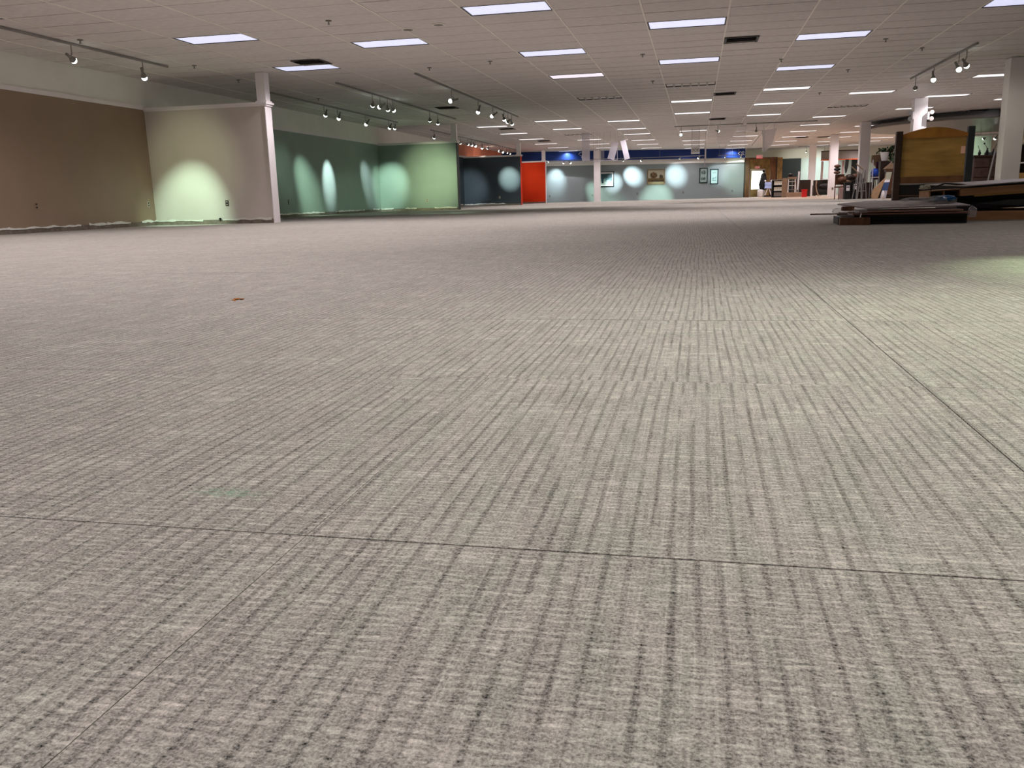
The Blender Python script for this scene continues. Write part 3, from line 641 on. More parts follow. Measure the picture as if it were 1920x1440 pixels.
# ------------------------------------------------------------------ art on the far wall
def art(px0, py0, px1, py1, fm, lab, painter, matw=0.0, cells_=(26, 18)):
    a = on_far(px0, py0); b = on_far(px1, py1)
    wd = (Vector((b.x, b.y)) - Vector((a.x, a.y))).length; z1 = a.z; z0 = b.z; ht = z1 - z0
    c = (a + b) / 2; e = empty('framed_picture', (c.x + FN.x * 0.002, c.y + FN.y * 0.002, (z0 + z1) / 2), ang, lab, 'picture')
    f = MB(); t = 0.05
    for s in (-1, 1): f.box((t, 0.05, ht), (s * (wd / 2 - t / 2), -0.025, 0)); f.box((wd - 2 * t, 0.05, t), (0, -0.025, s * (ht / 2 - t / 2)))
    f.build('frame', fm, e)
    iw, ih = wd - 2 * t, ht - 2 * t
    if matw: MB().box((iw, 0.01, ih), (0, -0.012, 0)).build('mat_board', M_PAPER, e); iw -= 2 * matw; ih -= 2 * matw
    nx, nz = cells_; me = bpy.data.meshes.new('print'); V = []; F = []
    for z in range(nz + 1):
        for x in range(nx + 1): V.append((-iw / 2 + iw * x / nx, -0.0185, -ih / 2 + ih * z / nz))
    for z in range(nz):
        for x in range(nx): F.append((z * (nx + 1) + x, z * (nx + 1) + x + 1, (z + 1) * (nx + 1) + x + 1, (z + 1) * (nx + 1) + x))
    me.from_pydata(V, [], F); ca = me.color_attributes.new('paint', 'FLOAT_COLOR', 'POINT'); rr = random.Random(5)
    for z in range(nz + 1):
        for x in range(nx + 1): ca.data[z * (nx + 1) + x].color = (*painter(x / nx, z / nz, rr), 1)
    if 'art_paint' not in MATS:
        m = bpy.data.materials.new('art_paint'); m.use_nodes = True; at_ = m.node_tree.nodes.new('ShaderNodeVertexColor'); at_.layer_name = 'paint'
        m.node_tree.links.new(at_.outputs[0], m.node_tree.nodes['Principled BSDF'].inputs['Base Color']); m.node_tree.nodes['Principled BSDF'].inputs['Roughness'].default_value = 0.5; MATS['art_paint'] = m
    me.materials.append(MATS['art_paint']); o = bpy.data.objects.new('print', me); col.objects.link(o); o.parent = e
    return e
def p_teal(u, v, r):
    k = v + r.uniform(-.12, .12)
    c = (0.45, 0.62, 0.55) if k < 0.35 else ((0.12, 0.30, 0.30) if k < 0.55 else (0.008, 0.05, 0.06))
    if abs(u - 0.25) < 0.06 and v > 0.15: c = (0.01, 0.06, 0.08)
    return c
def p_land(u, v, r):
    if v < 0.12: return (0.30, 0.24, 0.13)
    if v < 0.32: return (0.035, 0.018, 0.006) if r.random() < .7 else (0.12, 0.06, 0.02)
    if math.hypot((u - 0.35) / 0.23, (v - 0.62) / 0.22) < 1: return (0.045, 0.028, 0.008) if r.random() < .6 else (0.16, 0.08, 0.02)
    if math.hypot((u - 0.82) / 0.12, (v - 0.52) / 0.15) < 1: return (0.05, 0.04, 0.015)
    if v < 0.42: return (0.12, 0.09, 0.03)
    return (0.36, 0.33, 0.24)
def p_birds(u, v, r):
    if math.hypot((u - 0.5) / 0.38, (v - 0.72) / 0.13) < 1 and r.random() < .8: return (0.03, 0.06, 0.055)
    if math.hypot((u - 0.5) / 0.38, (v - 0.25) / 0.12) < 1 and r.random() < .8: return (0.03, 0.06, 0.055)
    return (0.30, 0.40, 0.37)
def p_pale(u, v, r):
    if abs(v - 0.22) < 0.035 and 0.2 < u < 0.8: return (0.08, 0.22, 0.22)
    if abs(v - 0.38 - (u - .5) * .15) < 0.04 and 0.2 < u < 0.8: return (0.12, 0.28, 0.27)
    if abs(v - 0.8) < 0.03 and 0.25 < u < 0.75: return (0.22, 0.40, 0.38)
    return (0.42, 0.62, 0.58)
M_TEALF = mat('teal_black_frame', lin(0.01, 0.025, 0.027), 0.4); M_GOLDF = mat('dull_gold_frame', lin(0.20, 0.14, 0.07), 0.4)
art(1120, 322, 1151, 350, M_TEALF, 'dark-framed teal abstract picture partly behind the white column', p_teal, 0.07)
art(1213.5, 318, 1246, 345.5, M_GOLDF, 'gold-framed autumn landscape painting with a round tree', p_land)
art(1311.5, 315, 1326, 343, M_TEALF, 'narrow dark-framed print of two dark shapes', p_birds)
art(1331.5, 317, 1346, 345, M_TEALF, 'narrow brightly lit print with teal strokes, right of the dark-framed print', p_pale)

# ------------------------------------------------------------------ timber portal with door
Yp = 58.6
pa = at(1394, 370, Yp); pb = at(1455, 370, Yp); x0, x1 = pa.x, pb.x
e = empty('timber_portal', ((x0 + x1) / 2, Yp, 0), 0, 'brown stained timber doorway surround at the end of the far wall', 'doorway')
hw = (x1 - x0) / 2
MB().b2(-hw, -hw + 0.32, 0, 0.35, 0, 2.40).build('left_post', M_PORTAL, e); MB().b2(hw - 0.42, hw, 0, 0.35, 0, 2.40).build('right_post', M_PORTAL, e)
MB().b2(-hw, hw, -0.05, 0.4, 2.40, 2.50).build('header', M_PORTAL, e)
for s in (-1, 1): MB().b2(*(sorted((s * hw, s * (hw - 0.06)))), -0.03, 0.0, 0, 2.40).build('edge_trim', M_DARKWOOD, e)
ew = empty('door_1', ((x0 + x1) / 2, Yp + 0.9, 0)); ew['kind'] = 'structure'; ew['label'] = 'glazed exit door in a golden timber wall'
q0 = at(1406, 318, Yp + 0.9).x - (x0 + x1) / 2; q1 = at(1435, 318, Yp + 0.9).x - (x0 + x1) / 2
zt = at(1420, 317, Yp + 0.9).z
mb = MB().b2(-hw - .3, q0, 0, 0.1, 0, 2.5); mb.b2(q1, hw + .4, 0, 0.1, 0, 2.5); mb.b2(q0, q1, 0, 0.1, zt, 2.5); mb.build('timber_wall', M_DOORWOOD, ew)
f = MB(); f.b2(q0, q0 + 0.05, -0.03, 0.08, 0, zt); f.b2(q1 - 0.05, q1, -0.03, 0.08, 0, zt); f.b2(q0, q1, -0.03, 0.08, zt - 0.05, zt); f.build('door_frame', M_TRIM, ew)
lf = MB(); lf.b2(q0 + 0.06, q1 - 0.06, 0.0, 0.05, 0.02, 0.5); lf.b2(q0 + 0.06, q0 + 0.12, 0, 0.05, 0.5, zt - 0.06); lf.b2(q1 - 0.12, q1 - 0.06, 0, 0.05, 0.5, zt - 0.06); lf.b2(q0 + .12, q1 - .12, 0, .05, zt - .12, zt - .06)
lv = lf.build('door_leaf', M_DOORWOOD, ew)
MB().b2(q0 + 0.12, q1 - 0.12, 0.01, 0.03, 0.5, zt - 0.12).build('glass_pane', M_GLASSLIT, lv)
MB().box((0.03, 0.06, 0.2), (q1 - 0.09, -0.03, 1.0)).build('door_handle', M_CHROME, lv)
M_EXITR = mat('exit_red_glow', lin(0.8, 0.05, 0.05), 0.4, 0, emit=(lin(0.75, 0.10, 0.10), 0.8))
def exit_sign(px, py, Y, lab, wd=0.36, ht=0.16, yy=None):
    p_ = at(px, py, Y); e = empty('exit_sign', (p_.x, Y, p_.z), 0, lab, 'exit sign')
    MB().box((wd, 0.05, ht), (0, 0.025, 0)).build('housing', M_PAPER, e); text('EXIT', ht * 0.95, (0, -0.003, 0), (PI / 2, 0, 0), M_EXITR, e)
    MB().box((wd * 1.02, 0.006, ht * 0.12), (0, -0.003, -ht * 0.5)).build('rim', M_EXITR, e); return e
exit_sign(1424, 293.5, 58.50, 'red EXIT sign above the timber doorway', 0.40, 0.2)
exit_sign(1420.5, 313.5, 59.43, 'red EXIT sign on the timber wall over the glazed door', 0.30, 0.14)
MB().b2(2.95, XR, 60.0, 60.02, 2.55, H).bm.free()
# garment on a stand, pale cart, bin inside the doorway
def seat(px, py, Y): q = at(px, py, Y); return (q.x, Y, 0)
e = empty('dark_coat', seat(1430, 370, 58.2), 0, 'dark coat on a stand in front of the glazed door', 'coat stand')
MB().lathe([(0.09, 0.45), (0.24, 0.5), (0.27, 0.8), (0.20, 1.15), (0.15, 1.42), (0.05, 1.5)], (0, 0, 0), 12).bump(0.02, 4).build('coat', M_BLACK, e, True)
MB().cyl(0.02, (0, 0, 0), (0, 0, 1.6)).cyl(0.22, (0, 0, 0), (0, 0, 0.03)).build('stand', M_STEEL, e); MB().ball(0.09, (0, 0, 1.62)).build('hat', M_BLACK, e, True)
e = empty('folding_cart', seat(1440, 370, 57.4), 0, 'pale blue and white folding cart right of the dark coat', 'cart')
M_PBLUE = mat('pale_blue_cloth', lin(0.42, 0.52, 0.85), 0.6, 0.15)
for s in (-1, 1):
    MB().tube([(s * 0.22, 0, 0.03), (s * 0.05, 0, 0.5), (s * 0.2, 0, 1.0)], 0.03).build('leg', M_TRIM, e)
MB().box((0.42, 0.22, 0.35), (0, 0, 0.72)).subdiv(2).bump(0.03, 3).build('bag', M_PBLUE, e); MB().ball(0.09, (0.2, 0, 0.98)).ball(0.06, (-.2, 0, 1.0)).build('bundle', M_TRIM, e, True); MB().box((0.5, 0.25, 0.08), (0, 0, 0.06)).build('base', M_BLACK, e)
e = empty('white_tub', seat(1425, 371, 57.3), 0, 'white rounded tub on the floor before the glazed door', 'tub')
MB().lathe([(0.13, 0), (0.17, 0.05), (0.18, 0.35), (0.19, 0.40), (0.16, 0.42)], (0, 0, 0), 16).build('body', M_PAPER, e, True); MB().lathe([(0.17, 0.40), (0.16, 0.46), (0.02, 0.48)], (0, 0, 0), 16).build('lid', M_PAPER, e, True)

# ------------------------------------------------------------------ stored furniture between portal and columns
def box_at(px0, py0, px1, py1, Y, depth, m, name, lab=None, cat=None, parent=None, bevel=0.0):
    a = at(px0, py0, Y); b = at(px1, py1, Y)
    o = MB().b2(a.x, b.x, Y, Y + depth, max(b.z, 0), a.z).build(name, m, None, bevel=bevel)
    return tag(o, lab, cat)
e = empty('open_shelf', seat(1463, 369, 52), 0, 'black open shelf unit by the timber doorway', 'shelf')
f = MB(); w_ = 0.46
for s in (-1, 1): f.b2(s * w_ - 0.02, s * w_ + 0.02, 0, 0.4, 0, 1.0)
f.build('side_panel', M_BLACK, e); MB().b2(-w_, w_, 0.38, 0.4, 0, 1).build('back_panel', M_CHAR, e)
for z in (0.05, 0.35, 0.68, 0.98): MB().b2(-w_ - .02, w_ + .02, 0, 0.4, z - 0.02, z + 0.02).build('shelf_board', M_STEEL if z > .9 else M_BLACK, e)
for z, m_ in ((0.09, M_GREYB), (0.39, M_CREAM), (0.72, M_CREAM)): MB().b2(-0.36, 0.2, 0.05, 0.3, z - 0.02, z + 0.2).build('stored_box', m_, e)
box_at(1467, 334, 1475, 369, 51.5, 0.1, M_CARD, 'cardboard_sheet', 'tall beige cardboard sheet standing beside the black open shelf', 'cardboard')
e = empty('ladder_frame', seat(1484, 369, 51), 0, 'white A-shaped ladder frame with a dark bag on top', 'ladder')
for s in (-1, 1):
    MB().box((0.05, 0.04, 1.05), (s * 0.20, 0, 0.53), (0, -s * 0.10 if s > 0 else 0.0, 0)).build('rail', M_TRIM, e)
    MB().box((0.04, 0.04, 1.0), (s * 0.19, 0.3, 0.5), (0.25, 0, 0)).build('rear_rail', M_TRIM, e)
for z in (0.2, 0.42, 0.64, 0.86): MB().box((0.40, 0.09, 0.03), (0, 0, z)).build('step', M_TRIM if z != .42 else M_STEEL, e)
MB().box((0.46, 0.3, 0.12), (0, 0.1, 1.05)).build('top_step', M_CARD, e)
tag(MB().ball(0.13, (0, 0, 0.06), (1.2, 1, 0.75)).bump(0.01).build('dark_bag', M_BLACK, smooth=True, loc=(seat(1481, 369, 51)[0], 51.1, 1.165)), 'small dark bag lying on the white ladder', 'bag')
a = at(1499, 321, 51); b = at(1496, 359, 51)
e = empty('white_pole', (b.x, 51.3, 0), 0, 'bright white tube leaning upright left of the red bin', 'tube')
MB().cyl(0.045, (0, 0, 0.0), (a.x - b.x + 0.02, 0, a.z), 0.05).build('tube_body', M_PAPER, e); MB().cyl(0.05, (0.0, 0, 0.28), (0.01, 0, 0.40)).build('clip', M_BLACK, e)
box_at(1487, 338, 1519, 369, 54, 0.6, M_DARKWOOD, 'dark_cabinet', 'dark low cabinet behind the white leaning tube', 'cabinet', bevel=0.02)
box_at(1476, 361, 1503, 368.5, 50.3, 0.4, M_CARD, 'flat_carton', 'low flat carton on the floor left of the red bin', 'carton', bevel=0.01)
e = empty('red_bin', seat(1507.5, 369, 49.6), 0, 'bright red square bin on the oak laminate', 'bin')
MB().prism([(-0.13, -0.12, 0), (0.13, -0.12, 0), (0.13, 0.12, 0), (-0.13, 0.12, 0)], (0, 0, 0.40)).build('body', M_REDP, e); MB().b2(-0.15, 0.15, -0.14, 0.14, 0.38, 0.42).build('rim', M_REDP, e)
# black sofa-like pieces with a tan curved arm between the two columns
e = empty('dark_recliner', seat(1541, 369, 51), 0, 'black upholstered recliner stored between the two far columns', 'armchair')
MB().b2(-0.42, 0.55, 0.3, 0.55, 0.1, 0.9).subdiv(1).bump(0.02, 1).build('backrest', M_DARKWOOD, e); MB().b2(-0.35, 0.5, -0.2, 0.35, 0.12, 0.42).subdiv(1).bump(0.02, 2).build('seat', M_BLACK, e)
for s in (-0.42, 0.52): MB().b2(s - 0.06, s + 0.06, -0.2, 0.4, 0.05, 0.62).build('armrest', M_DARKWOOD, e)
MB().ball(0.3, (0.12, -0.1, 0.55), (1.1, 0.7, 0.6)).build('cushion', M_BLACK, e, True)
pts = [(-0.36, -0.3, 0.9), (-0.38, -0.3, 0.6), (-0.33, -0.3, 0.3), (-0.22, -0.3, 0.04)]
tag(MB().tube(pts, 0.035).build('bentwood_arm', M_CARD, loc=seat(1541, 369, 50.9)), 'curved tan wooden strip leaning on the black recliner', 'wood strip')
tag(MB().b2(-0.25, 0.3, 0, 0.4, 0, 0.05).subdiv(2).bump(0.012, 6).build('folded_cloth', M_PAPER, loc=(seat(1551, 369, 51)[0], 50.95, 0.92)), 'white folded cloth on the black recliner', 'cloth')

# curved canopy booth behind the clutter
e = empty('curved_canopy', ((at(1578, 280, 56).x), 56, 2.05), 0, 'grey curved booth canopy with an orange red lower edge', 'canopy')
for nm, z0_, z1_, m_, r0 in (('canopy_band', 0.1, 0.55, M_GREYB, 2.0), ('lower_edge', 0.04, 0.1, M_ORANGE, 2.02), ('upper_edge', 0.55, 0.62, M_FRAME, 2.03)):
    pts = [(r0 * math.sin(t), -r0 * math.cos(t) + 1.6, z0_) for t in [(-0.62 + 1.24 * q / 12) for q in range(13)]]
    pts2 = [((r0 - 0.08) * math.sin(t), -(r0 - .08) * math.cos(t) + 1.6, z0_) for t in [(0.62 - 1.24 * q / 12) for q in range(13)]]
    MB().prism(pts + pts2, (0, 0, z1_ - z0_)).build(nm, m_, e)
for s in (-1.05, 0.15): MB().cyl(0.07, (s, 0.1, -2.05), (s, 0.1, 0.0)).build('support_post', mat('pink_post', lin(0.5, 0.38, 0.36), 0.6), e)
box_at(1598, 293, 1611, 376, 57, 0.2, M_CHAR, 'dark_screen', 'tall dark screen panel under the curved canopy', 'screen')
e = empty('black_drape', (at(1588, 300, 55.5).x, 55.5, 0), 0, 'black narrow drape hanging from the canopy', 'drape')
MB().prism([(-0.08, 0, 2.1), (0.12, 0, 2.1), (0.10, 0, 1.7), (0.03, 0, 1.35), (-0.05, 0, 1.28), (-0.10, 0, 1.6)], (0, 0.05, 0)).build('cloth', M_BLACK, e)

# ------------------------------------------------------------------ clutter heap left of the headboard, Y about 34 to 37
def S(px, Y=35.5): return seat(px, 374, Y)
def zz(px, py, Y=35.5): return max(0, at(px, py, Y).z)
e = empty('wooden_chair', S(1576, 36.1), 0.3, 'brown wooden chair with a pink seat cover, leftmost of the heap', 'chair')
for x_, y_ in ((-.17, -.17), (.17, -.17), (-.17, .17), (.17, .17)): MB().cyl(0.02, (x_, y_, 0), (x_, y_, 0.46 if y_ < 0 else 0.95)).build('leg', M_BROWN, e)
MB().box((0.4, 0.4, 0.06), (0, 0, 0.47)).build('seat', M_BROWN, e, bevel=0.01); MB().box((0.36, 0.03, 0.40), (0, 0.17, 0.76)).build('backrest', M_BROWN, e)
M_PINKC = mat('pink_cover', lin(0.55, 0.36, 0.32), 0.8, 0.1)
MB().box((0.34, 0.04, 0.42), (0, -0.2, 0.24)).subdiv(1).bump(0.01, 3).build('seat_cover', M_PINKC, e)
e = empty('stacked_hats', (S(1572)[0], 36.2, 0.98), 0, 'small stack of rolled dark and white textiles on the wooden chair', 'textiles')
for q in range(3): MB().ball(0.13, (0, 0, q * 0.12 + 0.05), (1, 1, 0.5)).build('roll', M_BLACK if q % 2 else M_BROWN, e, True)
for qi, (px, sc_, lb) in enumerate(((1587.5, 1.0, 'black storage bin with a pale label, left of the pair'), (1601, 1.12, 'black storage bin with a bright label, right of the pair'))):
    e = empty('storage_bin', S(px, 35.4 - 0.05 * qi), 0, lb, 'bin')
    MB().b2(-0.115, 0.115, -0.15, 0.2, 0, 0.60 * sc_).build('body', M_BLACK, e, bevel=0.02); MB().b2(-0.12, 0.12, -0.16, 0.21, 0.60 * sc_, 0.64 * sc_).build('lid', M_BLACK, e)
    MB().box((0.12, 0.006, 0.2), (0.0, -0.154, 0.42 * sc_)).build('paper_label', M_PAPER, e); MB().box((0.1, 0.006, 0.04), (0.0, -0.158, 0.46 * sc_)).build('label_stripe', M_PURPLE, e)
e = empty('brown_blanket', (S(1597)[0], 36.05, 0.68), 0, 'heap of brown blankets and cushions over the black bins', 'blankets')
for q, (dx, dz, r, m_) in enumerate(((-0.28, 0.08, 0.17, M_BROWN), (0.0, 0.14, 0.2, M_DARKWOOD), (0.22, 0.18, 0.19, M_BROWN), (0.38, 0.05, 0.16, M_CARD), (-0.1, 0.02, 0.14, M_CARD))):
    MB().ball(r, (dx, 0, dz), (1.25, 1, 0.7)).bump(0.018, q).build('cushion', m_, e, True)
def frame_stand(px, Y, lab, hgt=0.98):
    e = empty('metal_stand', S(px, Y), 0.2, lab, 'stand')
    for s in (-1, 1):
        MB().tube([(s * 0.10, -0.1, 0), (s * 0.04, 0, hgt)], 0.018).build('front_leg', M_STEEL, e); MB().tube([(s * 0.10, 0.3, 0), (s * 0.04, 0, hgt)], 0.018).build('rear_leg', M_STEEL, e)
    for z in (0.3, 0.6): MB().cyl(0.012, (-0.1 + .06 * z, -0.1 + .1 * z, z), (0.1 - .06 * z, -0.1 + .1 * z, z)).build('rung', M_STEEL, e)
    MB().tube([(-0.04, 0, hgt), (-0.3, 0, hgt + 0.22)], 0.02).build('top_arm', M_CARD, e)
    return e
frame_stand(1608, 34.6, 'grey metal folding stand in front of the grey-white column')
frame_stand(1617, 34.9, 'taller grey metal stand just right of the folding one', 1.08)
e = empty('wheel_fan', (S(1611)[0], 35.75, 0.62), 0, 'dark round fan lying behind the metal stands', 'fan')
MB().lathe([(0.20, 0.0), (0.22, 0.03), (0.20, 0.06)], (0, 0, 0), 18).build('ring', M_BLACK, e, True); MB().lathe([(0.07, -0.02), (0.08, 0.04), (0.02, 0.08)], (0, 0, 0), 12).build('hub', M_STEEL, e, True)
for q in range(5): MB().box((0.14, 0.05, 0.006), (0.11 * math.cos(q * 1.257), 0.11 * math.sin(q * 1.257), 0.03), (0.3, 0, q * 1.257)).build('blade', M_STEEL, e)
for c_ in (e,): c_.rotation_euler = (PI / 2.3, 0, 0.3)
tag(MB().b2(-0.16, 0.16, -0.1, 0.2, 0, 0.62).build('carton_stack', M_DARKWOOD, loc=S(1624, 35.95), bevel=0.02), 'dark upright trunk under the blue lamp', 'trunk')
tag(MB().b2(-0.5, 0.02, 0, 0.3, 0, 0.60).build('dark_chest', M_DARKWOOD, loc=S(1614, 36.2), bevel=0.02), 'long dark chest behind the metal stands', 'chest')
e = empty('blue_lantern', (S(1638)[0], 35.6, 0), 0, 'bright blue round lantern on a wire stand', 'lantern')
MB().lathe([(0.05, 0.84), (0.11, 0.87), (0.135, 0.97), (0.12, 1.08), (0.05, 1.13)], (0, 0, 0), 16).build('globe', M_RBLUE, e, True)
for s in (-1, 1): MB().cyl(0.014, (s * 0.15, 0, 0), (s * 0.15, 0, 1.0)).build('upright', M_STEEL, e)
MB().box((0.32, 0.1, 0.03), (0, 0, 0.80)).build('cross_shelf', M_CHROME, e)
tag(MB().cyl(0.018, (0, 0, 0), (-0.03, 0, 1.45)).build('chrome_rod', M_CHROME, loc=S(1634, 35.3)), 'upright chrome rod left of the blue lantern', 'rod')
e = empty('plum_armchair', (S(1652, 37.35)[0], 37.35, 0), 0, 'plum coloured upholstered armchair stacked high behind the lantern', 'armchair')
MB().b2(-0.34, 0.30, 0, 0.5, 0.75, 1.05).subdiv(2).bump(0.02, 9).build('seat', M_PURPLE, e); MB().b2(-0.20, 0.34, 0.35, 0.5, 1.0, 1.42).subdiv(1).bump(0.02, 8).build('backrest', M_PURPLE, e)
for s in (-.3, .26): MB().cyl(0.025, (s, 0.1, 0), (s, 0.1, 0.76)).cyl(0.025, (s, 0.4, 0), (s, 0.4, 0.76)).build('leg', M_DARKWOOD, e)
tag(MB().prism([(-0.22, 0, 0.02), (0.10, 0, -0.32), (0.22, 0, 0.05), (0.18, 0, 0.30), (-0.2, 0, 0.28)], (0, 0.12, 0)).cyl(0.015, (0, 0.06, -1.42), (0, 0.06, 0)).build('tapered_lamp', M_CARD, loc=(S(1640, 37.9)[0], 37.9, 1.42)), 'tan tapered lamp beside the potted ficus', 'lamp')
tag(MB().prism([(-0.02, 0, -0.2), (0.24, 0, -0.24), (0.24, 0, 0.22), (0.12, 0, 0.18)], (0, 0.12, 0)).cyl(0.02, (0.12, 0.06, -1.72), (0.12, 0.06, -0.2)).cyl(0.12, (0.12, 0.06, -1.72), (0.12, 0.06, -1.69)).build('angular_lamp', M_CARD, loc=(S(1676, 37.6)[0], 37.6, 1.72)), 'tan angular lamp on a thin pole right of the ficus, against the headboard post', 'lamp')
# potted ficus
e = empty('potted_ficus', (S(1660, 36.75)[0], 36.75, 0), 0, 'dark green ficus tree in a white pot above the heap', 'plant')
ptz = zz(1652, 302, 36.75); potx = S(1652, 36.75)[0] - S(1660, 36.75)[0]
MB().lathe([(0.10, 0), (0.105, 0.01), (0.17, 0.30), (0.17, 0.33), (0.14, 0.33)], (potx, -0.1, ptz), 16).build('pot', M_PAPER, e, True)
MB().b2(potx - 0.15, potx + 0.15, -0.25, 0.15, 0.0, ptz - 0.005).build('pedestal', M_DARKWOOD, e)
MB().tube([(potx, -0.1, ptz + 0.3), (potx + 0.15, 0, ptz + 0.42), (0.1, 0, 1.75), (0.22, 0, 2.0)], 0.018).tube([(0.05, 0, 1.6), (-0.15, 0, 1.9)], 0.012).tube([(0.1, 0, 1.5), (0.3, 0, 1.55)], 0.012).build('trunk', M_BROWN, e)
rr = random.Random(12); lf1, lf2 = MB(), MB()
for q in range(230):
    t = rr.random(); cx, cz = rr.choice([(0.18, 1.92), (0.0, 1.78), (0.1, 1.55), (0.22, 1.7), (-0.22, 1.80), (0.25, 1.38)])
    p_ = Vector((cx + rr.gauss(0, 0.085), rr.gauss(0, 0.10), cz + rr.gauss(0, 0.075)))
    E_ = Euler((rr.uniform(-1, 1), rr.uniform(-1, 1), rr.uniform(0, 6.3)))
    b_ = lf1 if rr.random() < 0.85 else lf2
    R_ = E_.to_matrix(); L_ = 0.085
    vs = [b_.bm.verts.new(p_ + R_ @ Vector(v)) for v in ((-L_, 0, 0), (0, -L_ * .45, 0.006), (L_, 0, 0), (0, L_ * .45, 0.006))]
    b_.bm.faces.new(vs)
tag(lf1.build('foliage', M_LEAF, e), kind='stuff'); tag(lf2.build('young_foliage', M_LEAF2, e), kind='stuff')
# tall clock-like cabinet with pediment
e = empty('pediment_cabinet', (S(1669)[0], 35.6, 0), 0, 'tall narrow cabinet with a triangular pediment beside the headboard post', 'cabinet')
MB().b2(-0.17, 0.17, 0, 0.35, 0, 1.08).build('body', M_DARKWOOD, e); MB().b2(-0.20, 0.20, -0.02, 0.37, 1.0, 1.10).build('cornice', M_BROWN, e)
MB().prism([(-0.25, -0.03, 1.10), (0.25, -0.03, 1.10), (0.0, -0.03, 1.33)], (0, 0.4, 0)).build('pediment', M_CARD, e)
MB().b2(-0.11, 0.11, -0.012, 0, 0.15, 0.9).build('door', M_BROWN, e)
# blue and pale boards leaning before it
e = empty('leaning_board', (S(1655, 35.1)[0], 35.1, 0), 0, 'leaning board banded pale, white and blue before the pediment cabinet', 'board')
for nm, z0_, z1_, m_ in (('lower_panel', 0.0, 0.30, M_ACRYL2), ('blue_panel', 0.30, 0.60, mat('navy_blue_board', lin(0.02, 0.06, 0.16), 0.5)), ('white_band', 0.60, 0.70, M_PAPER), ('upper_panel', 0.70, 0.98, mat('sage_board', lin(0.38, 0.38, 0.28), 0.6))):
    l0 = 0.22
    MB().prism([(-0.10 + l0 * z0_, 0.25 * z0_, z0_), (0.10 + l0 * z0_, 0.25 * z0_, z0_), (0.10 + l0 * z1_, 0.25 * z1_, z1_), (-0.10 + l0 * z1_, 0.25 * z1_, z1_)], (0, 0.03, 0)).build(nm, m_, e)
for px, lb, sx_, hh_ in ((1636, 'tan canvas bolster leaning left of the banded board', 0.20, 0.80), (1673, 'tan canvas bolster leaning against the headboard post', -0.0, 0.78)):
    e = empty('canvas_bolster', (S(px)[0], 34.9, 0), 0, lb, 'bolster')
    b0 = 0.0 if px == 1636 else 0.22
    MB().prism([(-0.16, 0, b0 + 0.1), (-0.12, 0, b0), (0.06, 0, b0 + 0.0), (0.12 + sx_ * .2, 0, b0 + 0.3), (0.12 + sx_, 0, b0 + hh_), (0.08 + sx_, 0, b0 + hh_ - 0.06), (-0.1, 0, b0 + 0.35)], (0, 0.14, 0)).build('sack', M_FABTAN, e)
    MB().tube([(0.10 + sx_, 0.07, b0 + hh_ - .02), (0.11 + sx_, 0.07, b0 + hh_ + 0.05)], 0.015).build('tie', M_CARD, e)
    if b0: MB().b2(-0.13, 0.05, 0, 0.14, 0, b0).build('block', M_DARKWOOD, e)
tag(MB().lathe([(0.05, 0), (0.055, 0.2), (0.03, 0.27), (0.03, 0.30)], (0, 0, 0), 12).build('white_bottle', M_PAPER, smooth=True, loc=S(1655, 34.6)), 'white bottle on the floor at the foot of the banded board', 'bottle')
tag(MB().b2(-0.6, -0.25, 0, 0.4, 0, 0.52).build('low_trunk', M_BLACK, loc=S(1648, 36.6), bevel=0.02), 'black low trunk at the back of the heap', 'trunk')

# ------------------------------------------------------------------ big bare-wood headboard
e = empty('headboard', (5.38, 22.0, 0), 0, 'tall bare-wood headboard back with arched top rail and dark posts', 'headboard')
MB().b2(-0.70, 0.68, 0.02, 0.06, 0.62, 1.54).build('back_panel', M_RAWWOOD, e)
n = 14; top = [(-0.72 + 1.42 * q / n, 0.0, 1.54 + 0.06 + 0.15 * math.sin(PI * q / n)) for q in range(n + 1)]
MB().prism(top + [(0.70, 0, 1.52), (-0.72, 0, 1.52)], (0, 0.08, 0)).build('arched_rail', mat('amber_wood', lin(0.30, 0.125, 0.025), 0.35, 0.2, 4), e)
MB().b2(-0.70, 0.68, -0.01, 0.07, 0.50, 0.64).build('lower_rail', mat('reddish_rail', lin(0.13, 0.055, 0.022), 0.5, 0.3, 5), e)
MB().b2(-0.70, 0.68, 0.0, 0.05, 0.46, 0.50).build('pale_batten', M_GREYB, e)
MB().b2(-0.70, 0.68, 0.03, 0.06, 0.0, 0.46).build('under_panel', M_BLACK, e)
MB().b2(-0.84, -0.70, -0.03, 0.11, 0, 1.68).build('left_post', M_DARKWOOD, e, bevel=0.008); MB().b2(0.70, 0.84, -0.03, 0.11, 0, 1.74).build('right_post', mat('blue_black_post', lin(0.018, 0.022, 0.026), 0.45, 0.2), e, bevel=0.008)
MB().b2(0.58, 0.67, 0.012, 0.02, 1.14, 1.30).build('price_tag', mat('pink_paper', lin(0.72, 0.42, 0.30), 0.8, 0.03), e)
MB().b2(-0.70, 0.1, -0.05, 0.02, 0.20, 0.22).build('cross_slat', M_BROWN, e)

